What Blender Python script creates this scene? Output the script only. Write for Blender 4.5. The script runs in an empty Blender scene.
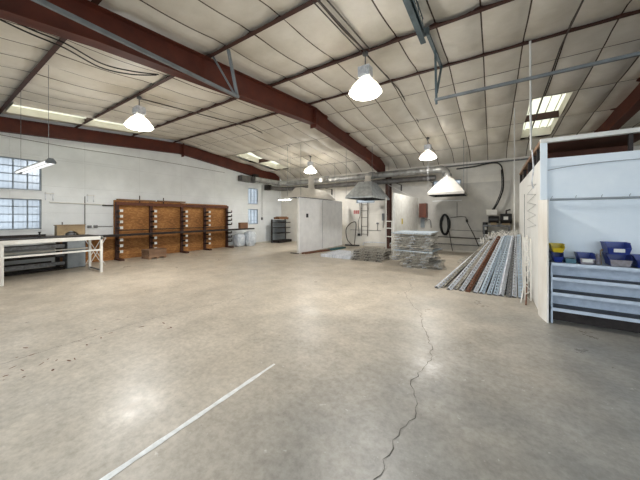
import bpy, bmesh, math, random
from mathutils import Vector, Matrix
random.seed(7)
PI = math.pi
scene = bpy.context.scene
COL = scene.collection

# ------------------------------------------------------------------ camera
cam_d = bpy.data.cameras.new('camera'); cam = bpy.data.objects.new('camera', cam_d); COL.objects.link(cam)
cam_d.sensor_width = 36.0; cam_d.lens = 36.0 * 266.0 / 640.0
cam_d.shift_y = -(240 - 216.5) / 640.0
cam_d.clip_start = 0.02; cam_d.clip_end = 200
cam.location = (0, 0, 1.5); cam.rotation_euler = (PI / 2, 0, math.atan(172 / 266.0))
scene.camera = cam
# ------------------------------------------------------------------ sky
w = bpy.data.worlds.new('sky'); scene.world = w; w.use_nodes = True
nt = w.node_tree; bg = nt.nodes['Background']
bg.inputs[0].default_value = (0.80, 0.90, 1.0, 1); bg.inputs[1].default_value = 1.9
# ------------------------------------------------------------------ exposure
vs = scene.view_settings
vs.view_transform = 'Standard'; vs.look = 'None'; vs.gamma = 1; vs.use_curve_mapping = False
vs.exposure = 0.72
LAMP_W = 210.0      # each high bay bulb
TUBE = 6.0
GLOW_W = 45.0       # light leaking up past the shades

# ------------------------------------------------------------------ materials
def lin(c):
    return tuple(((x / 12.92) if x <= 0.04045 else ((x + 0.055) / 1.055) ** 2.4) for x in c)
def mat(name, c, rough=0.6, metal=0.0, var=0.12, scale=4.0, c2=None, bump=0.0, bscale=None, spec=0.5, stretch=None, detail=6):
    """noise-varied principled material; c in sRGB 0..1"""
    m = bpy.data.materials.new(name); m.use_nodes = True
    n = m.node_tree; b = n.nodes['Principled BSDF']; L = n.links
    c = lin(c); c2 = lin(c2) if c2 else tuple(x * (1 - var * 2.2) for x in c)
    tc = n.nodes.new('ShaderNodeTexCoord'); mp = n.nodes.new('ShaderNodeMapping')
    L.new(tc.outputs['Object'], mp.inputs[0])
    if stretch: mp.inputs['Scale'].default_value = stretch
    ns = n.nodes.new('ShaderNodeTexNoise'); ns.inputs['Scale'].default_value = scale; ns.inputs['Detail'].default_value = detail
    ns.inputs['Roughness'].default_value = 0.62
    L.new(mp.outputs[0], ns.inputs['Vector'])
    r = n.nodes.new('ShaderNodeValToRGB'); r.color_ramp.elements[0].position = 0.33; r.color_ramp.elements[1].position = 0.67
    r.color_ramp.elements[0].color = (*c2, 1); r.color_ramp.elements[1].color = (*c, 1)
    L.new(ns.outputs['Fac'], r.inputs[0]); L.new(r.outputs[0], b.inputs['Base Color'])
    b.inputs['Roughness'].default_value = rough; b.inputs['Metallic'].default_value = metal
    b.inputs['Specular IOR Level'].default_value = spec
    if bump:
        n2 = n.nodes.new('ShaderNodeTexNoise'); n2.inputs['Scale'].default_value = bscale or scale * 6; n2.inputs['Detail'].default_value = 4
        L.new(mp.outputs[0], n2.inputs['Vector'])
        bp = n.nodes.new('ShaderNodeBump'); bp.inputs['Strength'].default_value = bump; bp.inputs['Distance'].default_value = 0.02
        L.new(n2.outputs['Fac'], bp.inputs['Height']); L.new(bp.outputs[0], b.inputs['Normal'])
    return m
def emit(name, c, s):
    m = bpy.data.materials.new(name); m.use_nodes = True; n = m.node_tree
    b = n.nodes['Principled BSDF']; b.inputs['Base Color'].default_value = (*c, 1)
    b.inputs['Emission Color'].default_value = (*c, 1); b.inputs['Emission Strength'].default_value = s
    return m
def translucent(name, c, gloss=0.08, stripes=None):
    m = bpy.data.materials.new(name); m.use_nodes = True; n = m.node_tree; L = n.links
    n.nodes.remove(n.nodes['Principled BSDF']); out = n.nodes['Material Output']
    t = n.nodes.new('ShaderNodeBsdfTranslucent'); d = n.nodes.new('ShaderNodeBsdfDiffuse'); g = n.nodes.new('ShaderNodeBsdfGlossy')
    t.inputs[0].default_value = (*c, 1); d.inputs[0].default_value = (*c, 1); g.inputs['Roughness'].default_value = 0.25
    tc = n.nodes.new('ShaderNodeTexCoord'); ns = n.nodes.new('ShaderNodeTexNoise'); ns.inputs['Scale'].default_value = 2.2; ns.inputs['Detail'].default_value = 3
    r = n.nodes.new('ShaderNodeValToRGB'); r.color_ramp.elements[0].position = .35; r.color_ramp.elements[1].position = .65
    r.color_ramp.elements[0].color = (*(x * .8 for x in c), 1); r.color_ramp.elements[1].color = (*c, 1)
    L.new(tc.outputs['Object'], ns.inputs['Vector']); L.new(ns.outputs['Fac'], r.inputs[0]); L.new(r.outputs[0], t.inputs[0])
    m1 = n.nodes.new('ShaderNodeMixShader'); m1.inputs[0].default_value = 0.2
    L.new(t.outputs[0], m1.inputs[1]); L.new(d.outputs[0], m1.inputs[2])
    m2 = n.nodes.new('ShaderNodeMixShader'); m2.inputs[0].default_value = gloss
    L.new(m1.outputs[0], m2.inputs[1]); L.new(g.outputs[0], m2.inputs[2]); L.new(m2.outputs[0], out.inputs[0])
    return m
def osb_mat():
    m = bpy.data.materials.new('osb_board'); m.use_nodes = True; n = m.node_tree; L = n.links; b = n.nodes['Principled BSDF']
    tc = n.nodes.new('ShaderNodeTexCoord'); v = n.nodes.new('ShaderNodeTexVoronoi'); v.inputs['Scale'].default_value = 26
    mp = n.nodes.new('ShaderNodeMapping'); mp.inputs['Scale'].default_value = (1, .5, 1.4)
    L.new(tc.outputs['Object'], mp.inputs[0]); L.new(mp.outputs[0], v.inputs['Vector'])
    r = n.nodes.new('ShaderNodeValToRGB'); e = r.color_ramp.elements
    e[0].position = 0.0; e[0].color = (*lin((.46, .29, .14)), 1); e[1].position = 1; e[1].color = (*lin((.78, .57, .33)), 1)
    e2 = e.new(.5); e2.color = (*lin((.61, .41, .21)), 1)
    sp = n.nodes.new('ShaderNodeSeparateColor'); L.new(v.outputs['Color'], sp.inputs[0])
    ns = n.nodes.new('ShaderNodeTexNoise'); ns.inputs['Scale'].default_value = 2.0; L.new(tc.outputs['Object'], ns.inputs['Vector'])
    ad = n.nodes.new('ShaderNodeMath'); ad.operation = 'MULTIPLY_ADD'; ad.inputs[1].default_value = .5
    L.new(sp.outputs[0], ad.inputs[0]); L.new(ns.outputs['Fac'], ad.inputs[2])
    s2 = n.nodes.new('ShaderNodeMath'); s2.operation = 'SUBTRACT'; s2.inputs[1].default_value = .25; L.new(ad.outputs[0], s2.inputs[0])
    L.new(s2.outputs[0], r.inputs[0]); L.new(r.outputs[0], b.inputs['Base Color']); b.inputs['Roughness'].default_value = .75
    return m
def block_mat(name, c, c2, blue=None):
    """painted block wall: faint joints as bump, scuffed paint"""
    m = mat(name, c, rough=.7, c2=c2, scale=1.3, detail=9)
    n = m.node_tree; L = n.links; b = n.nodes['Principled BSDF']
    tc = n.nodes.new('ShaderNodeTexCoord')
    sep = n.nodes.new('ShaderNodeSeparateXYZ'); L.new(tc.outputs['Object'], sep.inputs[0])
    add = n.nodes.new('ShaderNodeMath'); add.operation = 'ADD'; L.new(sep.outputs[0], add.inputs[0]); L.new(sep.outputs[1], add.inputs[1])
    cb = n.nodes.new('ShaderNodeCombineXYZ'); L.new(add.outputs[0], cb.inputs[0]); L.new(sep.outputs[2], cb.inputs[1])
    br = n.nodes.new('ShaderNodeTexBrick'); br.inputs['Scale'].default_value = 1; br.inputs['Brick Width'].default_value = 1.6
    br.inputs['Row Height'].default_value = .8; br.inputs['Mortar Size'].default_value = .014; br.inputs['Mortar Smooth'].default_value = .8; br.offset = 0
    L.new(cb.outputs[0], br.inputs['Vector'])
    bp = n.nodes.new('ShaderNodeBump'); bp.inputs['Strength'].default_value = .3; bp.inputs['Distance'].default_value = .01; bp.invert = True
    L.new(br.outputs['Fac'], bp.inputs['Height']); L.new(bp.outputs[0], b.inputs['Normal'])
    # dingy joints
    ramp = [x for x in n.nodes if x.type == 'VALTORGB'][0]
    mx = n.nodes.new('ShaderNodeMix'); mx.data_type = 'RGBA'; mx.inputs[0].default_value = 0
    ml = n.nodes.new('ShaderNodeMath'); ml.operation = 'MULTIPLY'; ml.inputs[1].default_value = .22; L.new(br.outputs['Fac'], ml.inputs[0])
    L.new(ml.outputs[0], mx.inputs[0]); L.new(ramp.outputs[0], mx.inputs[6]); mx.inputs[7].default_value = (*(x * .75 for x in lin(c2)), 1)
    L.new(mx.outputs[2], b.inputs['Base Color'])
    return m
def floor_mat():
    m = bpy.data.materials.new('polished_concrete'); m.use_nodes = True; n = m.node_tree; L = n.links; b = n.nodes['Principled BSDF']
    tc = n.nodes.new('ShaderNodeTexCoord')
    def noise(s, d, rough=.6):
        x = n.nodes.new('ShaderNodeTexNoise'); x.inputs['Scale'].default_value = s; x.inputs['Detail'].default_value = d; x.inputs['Roughness'].default_value = rough
        L.new(tc.outputs['Object'], x.inputs['Vector']); return x
    def ramp(x, p0, c0, p1, c1):
        r = n.nodes.new('ShaderNodeValToRGB'); r.color_ramp.elements[0].position = p0; r.color_ramp.elements[1].position = p1
        r.color_ramp.elements[0].color = (*c0, 1); r.color_ramp.elements[1].color = (*c1, 1); L.new(x, r.inputs[0]); return r
    def mix(f, a, bb, typ='MIX'):
        q = n.nodes.new('ShaderNodeMix'); q.data_type = 'RGBA'; q.blend_type = typ
        if isinstance(f, float): q.inputs[0].default_value = f
        else: L.new(f, q.inputs[0])
        L.new(a, q.inputs[6]); L.new(bb, q.inputs[7]); return q.outputs[2]
    # base grey (under the desk of the room) to lighter tan towards the left and far end
    sep = n.nodes.new('ShaderNodeSeparateXYZ'); L.new(tc.outputs['Object'], sep.inputs[0])
    big = noise(.45, 4)
    g = n.nodes.new('ShaderNodeMath'); g.operation = 'MULTIPLY_ADD'; g.inputs[1].default_value = -.13; L.new(sep.outputs[0], g.inputs[0]); L.new(big.outputs['Fac'], g.inputs[2])
    g2 = n.nodes.new('ShaderNodeMath'); g2.operation = 'MULTIPLY_ADD'; g2.inputs[1].default_value = .06; L.new(sep.outputs[1], g2.inputs[0]); L.new(g.outputs[0], g2.inputs[2])
    base = ramp(g2.outputs[0], .5, lin((.59, .59, .575)), 1.5, lin((.82, .775, .71)))
    med = ramp(noise(2.2, 10, .68).outputs['Fac'], .34, lin((.86, .86, .855)), .66, (1, 1, 1))
    c = mix(1.0, base.outputs[0], med.outputs[0], 'MULTIPLY')
    fine = ramp(noise(19, 6, .7).outputs['Fac'], .33, lin((.88, .878, .87)), .6, (1, 1, 1))
    c = mix(1.0, c, fine.outputs[0], 'MULTIPLY')
    # pale scuffs and small dark pits
    sc = ramp(noise(11, 3, .75).outputs['Fac'], .66, (0, 0, 0), .74, (1, 1, 1))
    pale = n.nodes.new('ShaderNodeRGB'); pale.outputs[0].default_value = (*lin((.86, .855, .83)), 1)
    f = n.nodes.new('ShaderNodeMath'); f.operation = 'MULTIPLY'; f.inputs[1].default_value = .55; L.new(sc.outputs[0], f.inputs[0])
    c = mix(f.outputs[0], c, pale.outputs[0])
    pit = ramp(noise(30, 2, .5).outputs['Fac'], .735, (0, 0, 0), .76, (1, 1, 1))
    dk = n.nodes.new('ShaderNodeRGB'); dk.outputs[0].default_value = (*lin((.36, .34, .32)), 1)
    f2 = n.nodes.new('ShaderNodeMath'); f2.operation = 'MULTIPLY'; f2.inputs[1].default_value = .35; L.new(pit.outputs[0], f2.inputs[0])
    c = mix(f2.outputs[0], c, dk.outputs[0])
    L.new(c, b.inputs['Base Color'])
    rr = n.nodes.new('ShaderNodeMapRange'); rr.inputs[1].default_value = .3; rr.inputs[2].default_value = .7; rr.inputs[3].default_value = .25; rr.inputs[4].default_value = .50
    L.new(noise(1.6, 8, .65).outputs['Fac'], rr.inputs[0]); L.new(rr.outputs[0], b.inputs['Roughness'])
    b.inputs['Specular IOR Level'].default_value = .42
    bp = n.nodes.new('ShaderNodeBump'); bp.inputs['Strength'].default_value = .10; bp.inputs['Distance'].default_value = .01
    L.new(noise(14, 5).outputs['Fac'], bp.inputs['Height']); L.new(bp.outputs[0], b.inputs['Normal'])
    return m

M = dict(
    floor=floor_mat(),
    wall=block_mat('white_painted_block', (.93, .945, .95), (.87, .885, .89)),
    wall_back=block_mat('cream_painted_block', (.90, .885, .85), (.82, .805, .77)),
    patch=mat('grey_bare_wall', (.80, .79, .76), .8, c2=(.72, .71, .69), scale=1.8),
    blanket=mat('insulation_facing', (.90, .88, .84), .55, c2=(.80, .775, .72), scale=1.1, bump=.25, bscale=7),
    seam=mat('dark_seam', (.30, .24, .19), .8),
    roof=mat('roof_sheet', (.75, .72, .65), .6),
    oxide=mat('red_oxide_steel', (.37, .15, .075), .65, c2=(.29, .11, .055), scale=3),
    oxide_dark=mat('brown_primer_steel', (.29, .15, .10), .6, c2=(.21, .11, .08), scale=5),
    galv=mat('galvanised_steel', (.92, .93, .95), .45, .2, c2=(.70, .72, .75), scale=12),
    galv_blue=mat('bluish_galvanised_steel', (.80, .85, .89), .42, .2, c2=(.63, .70, .76), scale=12),
    galv_dark=mat('dull_galvanised_steel', (.52, .53, .54), .5, .5, c2=(.36, .36, .36), scale=14),
    wire=mat('zinc_wire', (.80, .78, .73), .45, .25, c2=(.48, .45, .40), scale=20),
    rust=mat('rusted_steel', (.50, .33, .24), .8, .1, c2=(.34, .22, .16), scale=20),
    steel_dark=mat('dark_mill_steel', (.23, .20, .19), .55, .5, c2=(.14, .12, .11), scale=8),
    black=mat('black_rubber', (.06, .06, .065), .5),
    blackp=mat('black_paint', (.10, .10, .11), .4, c2=(.06, .06, .07), scale=12),
    white=mat('white_enamel', (.92, .92, .90), .4, c2=(.84, .83, .80), scale=5),
    white_worn=mat('worn_white_plywood', (.93, .925, .905), .7, c2=(.83, .81, .77), scale=3, stretch=(1, 1, .35), detail=10),
    white_side=mat('white_painted_board', (.90, .90, .885), .6, c2=(.84, .84, .82), scale=2),
    white_stain=mat('white_booth_board', (.985, .985, .98), .5, c2=(.93, .93, .93), scale=3.5, detail=10),
    pale_blue=mat('pale_blue_panel', (.91, .94, .96), .5, c2=(.86, .90, .93), scale=2),
    shelf_blue=mat('pale_blue_shelf_steel', (.80, .84, .89), .4, c2=(.68, .73, .79), scale=7),
    grey_rail=mat('grey_painted_tube', (.52, .54, .55), .5, .2, c2=(.42, .44, .45)),
    channel=mat('blue_grey_channel', (.36, .42, .44), .5, .2, c2=(.26, .31, .33)),
    conduit=mat('dark_conduit', (.30, .27, .24), .6),
    osb=osb_mat(),
    brownply=mat('brown_soffit_board', (.42, .24, .16), .7, c2=(.33, .18, .12), scale=2.5),
    wood=mat('weathered_wood', (.60, .48, .38), .8, c2=(.45, .34, .26), scale=5, stretch=(1, .3, 1)),
    tanply=mat('tan_plywood', (.66, .58, .45), .7, c2=(.55, .47, .36), scale=4),
    card=mat('cardboard', (.52, .38, .28), .8, c2=(.43, .31, .23), scale=4),
    redwood=mat('red_brown_cabinet_wood', (.43, .23, .15), .5, c2=(.34, .17, .11), scale=4, stretch=(1, 1, .3)),
    blue=mat('blue_plastic', (.12, .22, .55), .35, c2=(.09, .16, .44), spec=.5),
    yellow=mat('yellow_plastic', (.83, .74, .10), .35, c2=(.74, .63, .08)),
    teal=mat('teal_plastic', (.28, .45, .50), .5, c2=(.22, .37, .42)),
    greyp=mat('dusty_grey_plastic', (.62, .60, .62), .5, c2=(.50, .47, .47), scale=18),
    label=mat('paper_label', (.90, .90, .88), .7),
    shelf_dark=mat('dark_shelf_surface', (.36, .37, .40), .6, c2=(.20, .20, .22), scale=7),  # darker grey for the shelf boards below the top one
    red=mat('red_sign', (.72, .20, .16), .5),
    gondola=mat('slate_grey_shelf', (.60, .63, .65), .55, c2=(.52, .55, .57)),
    tarp=mat('white_plastic_sheet', (.86, .88, .90), .35, c2=(.66, .70, .74), scale=6, bump=.5, bscale=8),
    duct=mat('duct_sheet_metal', (.66, .66, .65), .42, .6, c2=(.50, .50, .49), scale=5),
    duct_dark=mat('dusty_duct_metal', (.47, .46, .45), .55, .5, c2=(.36, .35, .34), scale=5),
    hood_white=mat('cream_hood_enamel', (.86, .84, .80), .45, c2=(.79, .77, .73), scale=4),
    hood_far=mat('white_hood_enamel', (.70, .69, .665), .6, c2=(.65, .64, .62), scale=4, spec=.3),
    hood_metal=mat('galvanised_hood', (.76, .78, .78), .35, .6, c2=(.58, .60, .61), scale=6),
    hood_in=mat('dark_hood_lining', (.24, .26, .28), .5, .4, c2=(.15, .16, .17)),  # dark grey lining inside the hoods
    stripe=mat('worn_white_line_paint', (.97, .97, .96), .6, c2=(.84, .84, .82), scale=14, detail=8),
    crack=mat('dirt_filled_crack', (.36, .34, .31), .9),
    mesh=mat('window_bars', (.60, .64, .67), .6),
    teal_paint=mat('teal_painted_steel', (.18, .42, .44), .5, c2=(.12, .3, .32)),
    pane=translucent('frosted_pane', (.40, .42, .44)),
    sky_panel=translucent('yellowed_fibreglass', (.74, .69, .50), .02),
    lens=emit('glowing_lamp_lens', (1.0, .95, .86), 11),
    tube_on=emit('fluorescent_tube_on', (1.0, .99, .95), TUBE),
    tube_whitened=emit('unlit_tube_added_glow', (.93, .96, 1.0), .5),  # faint glow added to whiten tubes that are switched off
    shade=None,
)
def shade_mat():
    m = bpy.data.materials.new('prismatic_shade'); m.use_nodes = True; n = m.node_tree; L = n.links
    b = n.nodes['Principled BSDF']; b.inputs['Base Color'].default_value = (.75, .76, .76, 1); b.inputs['Roughness'].default_value = .3
    t = n.nodes.new('ShaderNodeBsdfTranslucent'); t.inputs[0].default_value = (.9, .88, .84, 1)
    mx = n.nodes.new('ShaderNodeMixShader'); mx.inputs[0].default_value = .28
    L.new(b.outputs[0], mx.inputs[1]); L.new(t.outputs[0], mx.inputs[2]); L.new(mx.outputs[0], n.nodes['Material Output'].inputs[0])
    return m
M['shade'] = shade_mat()

# ------------------------------------------------------------------ mesh helpers
class MB:
    def __init__(s): s.v = []; s.f = []; s.m = []; s.smooth = set()
    def add(s, vs, fs, mi=0, smooth=False):
        o = len(s.v); s.v += [tuple(v) for v in vs]
        for f in fs:
            if smooth: s.smooth.add(len(s.f))
            s.f.append(tuple(o + i for i in f)); s.m.append(mi)
        return s
    def box(s, x0, x1, y0, y1, z0, z1, mi=0):
        x0, x1 = min(x0, x1), max(x0, x1); y0, y1 = min(y0, y1), max(y0, y1); z0, z1 = min(z0, z1), max(z0, z1)
        vs = [(x0, y0, z0), (x1, y0, z0), (x1, y1, z0), (x0, y1, z0), (x0, y0, z1), (x1, y0, z1), (x1, y1, z1), (x0, y1, z1)]
        return s.add(vs, [(0, 3, 2, 1), (4, 5, 6, 7), (0, 1, 5, 4), (1, 2, 6, 5), (2, 3, 7, 6), (3, 0, 4, 7)], mi)
    def hexa(s, a, b, mi=0):
        """a: 4 pts loop, b: 4 pts loop (same order)"""
        return s.add(list(a) + list(b), [(0, 3, 2, 1), (4, 5, 6, 7), (0, 1, 5, 4), (1, 2, 6, 5), (2, 3, 7, 6), (3, 0, 4, 7)], mi)
    def bar(s, p, q, wd, ht, up=(0, 0, 1), mi=0):
        p = Vector(p); q = Vector(q); d = (q - p).normalized(); u = Vector(up)
        r = d.cross(u)
        if r.length < 1e-4: r = d.cross(Vector((1, 0, 0)))
        r.normalize(); u = r.cross(d).normalized(); r *= wd / 2; u *= ht / 2
        return s.hexa([p - r - u, p + r - u, p + r + u, p - r + u], [q - r - u, q + r - u, q + r + u, q - r + u], mi)
    def tube(s, pts, rad, n=8, mi=0, closed=False, caps=True):
        pts = [Vector(p) for p in pts]; k = len(pts); o = len(s.v); prev = None; vs = []
        for i, p in enumerate(pts):
            if closed: d = pts[(i + 1) % k] - pts[i - 1]
            else: d = pts[min(i + 1, k - 1)] - pts[max(i - 1, 0)]
            d.normalize()
            if prev is None:
                a = Vector((0, 0, 1)) if abs(d.z) < .9 else Vector((1, 0, 0))
                u = d.cross(a).normalized()
            else:
                u = (prev - d * prev.dot(d)).normalized()
            prev = u; v = d.cross(u); rr = rad[i] if isinstance(rad, (list, tuple)) else rad
            vs += [p + (u * math.cos(2 * PI * j / n) + v * math.sin(2 * PI * j / n)) * rr for j in range(n)]
        fs = []
        for i in range(k if closed else k - 1):
            a = i * n; b = ((i + 1) % k) * n
            for j in range(n):
                fs.append((a + j, a + (j + 1) % n, b + (j + 1) % n, b + j))
        s.add(vs, fs, mi, True)
        if caps and not closed:
            s.add(vs[:n], [tuple(range(n - 1, -1, -1))], mi); s.add(vs[-n:], [tuple(range(n))], mi)
        return s
    def lathe(s, c, prof, n=24, mi=0):
        vs = []; fs = []
        for r, z in prof:
            vs += [(c[0] + r * math.cos(2 * PI * j / n), c[1] + r * math.sin(2 * PI * j / n), c[2] + z) for j in range(n)]
        for i in range(len(prof) - 1):
            for j in range(n):
                fs.append((i * n + j, i * n + (j + 1) % n, (i + 1) * n + (j + 1) % n, (i + 1) * n + j))
        return s.add(vs, fs, mi, True)
    def build(s, name, m, parent=None, bevel=0.0, thing=None):
        me = bpy.data.meshes.new(name)
        off = Vector(parent.location) if (parent is not None and parent.get('_w')) else Vector((0, 0, 0))
        if parent is not None and not parent.get('_w') and parent.get('_p'): off = Vector(parent['_p'])
        if thing: off = Vector(thing)
        me.from_pydata([tuple(Vector(v) - off) for v in s.v], [], s.f)
        ms = m if isinstance(m, (list, tuple)) else [m]
        for x in ms: me.materials.append(x)
        for i, p in enumerate(me.polygons):
            p.material_index = s.m[i]; p.use_smooth = i in s.smooth
        me.update()
        o = bpy.data.objects.new(name, me); COL.objects.link(o)
        if thing: o.location = off; o['_w'] = 1
        if parent is not None:
            o.parent = parent; o['_p'] = tuple(off)
        if bevel:
            bv = o.modifiers.new('bevel', 'BEVEL'); bv.width = bevel; bv.segments = 2; bv.limit_method = 'ANGLE'
        return o

def thing(name, label, cat, loc, group=None):
    o = bpy.data.objects.new(name, None); COL.objects.link(o); o.location = loc; o.empty_display_size = .1
    o['label'] = label; o['category'] = cat; o['_w'] = 1
    if group: o['group'] = group
    return o
def tag(o, label, cat, group=None):
    o['label'] = label; o['category'] = cat
    if group: o['group'] = group
    return o
def structure(name, mb, m, parent=None):
    o = mb.build(name, m, parent)
    if parent is None: o['kind'] = 'structure'
    return o
def dup(root, loc, rot=None, label=None):
    r = root.copy(); COL.objects.link(r); r.location = loc
    if rot is not None: r.rotation_euler = rot
    if label: r['label'] = label
    for ch in list(root.children):
        c = ch.copy(); COL.objects.link(c); c.parent = r
        for g in list(ch.children):
            d = g.copy(); COL.objects.link(d); d.parent = c
    return r

# ------------------------------------------------------------------ dimensions
XL, XR, YB, YN = -11.1, 9.6, 12.7, -1.3
RIDGE = 6.42
def zc(y): return 4.61 - 0.083 * abs(y - RIDGE)          # underside of purlins
def zblanket(y): 
    return zc(y) - (0.30 * max(0, min(1, (y - 11.9) / .8)) ** 1.5)
HOLES = {'right': (.80, 1.60, 8.45, 11.35), 'far_left': (-10.3, -9.2, 8.45, 11.35), 'near_left': (-10.43, -9.56, 1.36, 4.40)}

# ------------------------------------------------------------------ floor
fl = structure('floor', MB().box(XL - .3, XR + .3, -9, YB + .3, -.2, 0), M['floor'])
mb = MB()
nseg = 26
for i in range(nseg):
    y0 = .3 + i * (2.02 - .3) / nseg; y1 = .3 + (i + 1) * (2.02 - .3) / nseg
    wv = lambda y: .021 * (1 if y < 1.75 else max(.35, 1 - (y - 1.75) * 2.2)) + .003 * math.sin(y * 23)
    mb.add([(-1.855 - wv(y0), y0, .0025), (-1.855 + wv(y0), y0, .0025), (-1.855 + wv(y1), y1, .0025), (-1.855 - wv(y1), y1, .0025)], [(0, 1, 2, 3)])
mb.build('painted_line', M['stripe'], fl)
def crack(pts, wd, seed, jag=.03, step=.05):
    rnd = random.Random(seed); out = []
    for a, b in zip(pts, pts[1:]):
        a = Vector((*a, 0)); b = Vector((*b, 0)); n = max(2, int((b - a).length / step))
        nrm = Vector((-(b - a).y, (b - a).x, 0)).normalized()
        for i in range(n): out.append(a.lerp(b, i / n) + nrm * rnd.uniform(-jag, jag))
    out.append(Vector((*pts[-1], 0)))
    mb = MB()
    ws = [wd * rnd.uniform(.35, 1.5) for _ in out]
    for i in range(len(out) - 1):
        a, b = out[i], out[i + 1]; d = (b - a).normalized(); n = Vector((-d.y, d.x, 0))
        mb.add([a - n * ws[i] + Vector((0, 0, .002)), a + n * ws[i] + Vector((0, 0, .002)), b + n * ws[i + 1] + Vector((0, 0, .002)), b - n * ws[i + 1] + Vector((0, 0, .002))], [(0, 1, 2, 3)])
    return mb
crack([(-.56, 1.2), (-.56, 1.44), (-.55, 1.64), (-.53, 1.88), (-.48, 2.1), (-.51, 2.26), (-.58, 2.36), (-.62, 2.5), (-.55, 2.8), (-.53, 3.01), (-.60, 3.31), (-.78, 3.8), (-.90, 4.25)], .0024, 3, .020).build('floor_crack', M['crack'], fl)
crack([(-.90, 4.25), (-1.2, 4.75), (-1.43, 5.28), (-1.40, 5.7), (-1.58, 6.23)], .0022, 4, .015).build('floor_crack', M['crack'], fl)
crack([(-4.16, .2), (-4.20, .96), (-4.18, 2.06), (-4.0, 2.8), (-3.89, 3.31)], .0022, 5, .006).build('floor_crack', M['crack'], fl)
# dark scuffs beside the thin left crack
rnd = random.Random(11); mb = MB()
for i in range(26):
    cx, cy = -3.6 - rnd.random() * 1.0, .45 + rnd.random() * 1.5
    a = rnd.uniform(0, PI); l = rnd.uniform(.006, .04); wd = rnd.uniform(.004, .012)
    n = 7
    vs = [(cx + l * math.cos(t) * math.cos(a) - wd * math.sin(t) * math.sin(a), cy + l * math.cos(t) * math.sin(a) + wd * math.sin(t) * math.cos(a), .0022) for t in [2 * PI * k / n for k in range(n)]]
    mb.add(vs, [tuple(range(n))])
mb.build('scuff_mark', M['rust'], fl)

# ------------------------------------------------------------------ walls with holes
def wall_boxes(axis, pos0, pos1, a0, a1, z0, z1, holes):
    """axis 'x': wall plane normal along x, spans y=a0..a1."""
    mb = MB()
    ys = sorted({a0, a1, *[h[0] for h in holes], *[h[1] for h in holes]})
    for u0, u1 in zip(ys, ys[1:]):
        hs = sorted([h for h in holes if h[0] <= u0 + 1e-6 and h[1] >= u1 - 1e-6], key=lambda h: h[2])
        z = z0
        for h in hs + [(0, 0, z1, z1)]:
            if h[2] > z + 1e-4:
                if axis == 'x': mb.box(pos0, pos1, u0, u1, z, h[2])
                else: mb.box(u0, u1, pos0, pos1, z, h[2])
            z = max(z, h[3])
    return mb
WL = [(.2, 2.12, 2.25, 3.13), (.2, 2.12, 1.13, 2.0), (10.0, 10.72, 2.18, 3.06), (10.0, 10.72, 1.08, 1.91)]
structure('wall_left', wall_boxes('x', XL - .25, XL, YN, YB + .25, 0, 4.9, WL), M['wall'])
WB = [(-5.95, -4.95, 2.2, 3.0), (-2.2, -1.1, 2.2, 3.08)]
structure('wall_back', wall_boxes('y', YB, YB + .25, XL, XR, 0, 4.9, WB), M['wall_back'])
structure('wall_right', MB().box(XR, XR + .25, YN, YB + .25, 0, 4.9), M['wall'])
structure('wall_near', wall_boxes('y', YN - .25, YN, XL - .25, XR + .25, 0, 4.9, [(-5.2, -.6, 0, 3.6), (1.0, 7.6, 0, 3.7)]), M['wall'])
# shallow raised bands of the block wall (bond beams) and the floor-level curb
mb = MB()
mb.box(XL, XL + .012, YN, YB, 3.28, 3.42); mb.box(XL, XL + .012, 2.3, 9.8, 2.12, 2.2)
structure('trim_1', mb, M['wall'])
mb = MB(); mb.box(XL + .012, YB, 0, 0, 0, 0) if False else None
mb.box(-4.0, .6, YB - .02, YB, .0, 2.9)
structure('trim_2', mb, M['patch'])
mb = MB(); mb.box(XL + .015, XL + .05, 8.6, YB, 0, .06); structure('baseboard_left', mb, M['wall_back'])
mb = MB(); mb.box(XL + .05, 9, YB - .05, YB - .02, 0, .07); structure('baseboard_back', mb, M['wall_back'])

def window(idx, axis, pos, a0, a1, z0, z1, na, nz):
    fr = MB(); t = .03
    def B(u0, u1, w0, w1, d0, d1):
        if axis == 'x': fr.box(pos - d1, pos - d0, u0, u1, w0, w1)
        else: fr.box(u0, u1, pos + d0, pos + d1, w0, w1)
    B(a0, a1, z0, z0 + t, .02, .09); B(a0, a1, z1 - t, z1, .02, .09); B(a0, a0 + t, z0, z1, .02, .09); B(a1 - t, a1, z0, z1, .02, .09)
    for i in range(1, na): u = a0 + (a1 - a0) * i / na; B(u - .012, u + .012, z0, z1, .04, .08)
    for i in range(1, nz): u = z0 + (z1 - z0) * i / nz; B(a0, a1, u - .010, u + .010, .04, .08)
    # thin security mesh in front
    k = int((a1 - a0) / .09)
    for i in range(1, k): u = a0 + (a1 - a0) * i / k; B(u - .0022, u + .0022, z0, z1, .012, .017)
    o = structure('window_%d' % idx, fr, M['mesh'])
    p = MB()
    if axis == 'x': p.add([(pos - .07, a0, z0), (pos - .07, a1, z0), (pos - .07, a1, z1), (pos - .07, a0, z1)], [(0, 1, 2, 3)])
    else: p.add([(a0, pos + .07, z0), (a1, pos + .07, z0), (a1, pos + .07, z1), (a0, pos + .07, z1)], [(0, 1, 2, 3)])
    p.build('pane', M['pane'], o)
    s = MB()
    if axis == 'x': s.box(pos - .02, pos + .03, a0 - .03, a1 + .03, z0 - .03, z0)
    else: s.box(a0 - .03, a1 + .03, pos - .03, pos + .02, z0 - .03, z0)
    s.build('sill', M['wall'], o)
for i, h in enumerate(WL): window(i + 1, 'x', XL, *h, 7 if i < 2 else 3, 4)
for i, h in enumerate(WB): window(i + 5, 'y', YB, *h, 3, 3)

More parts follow.
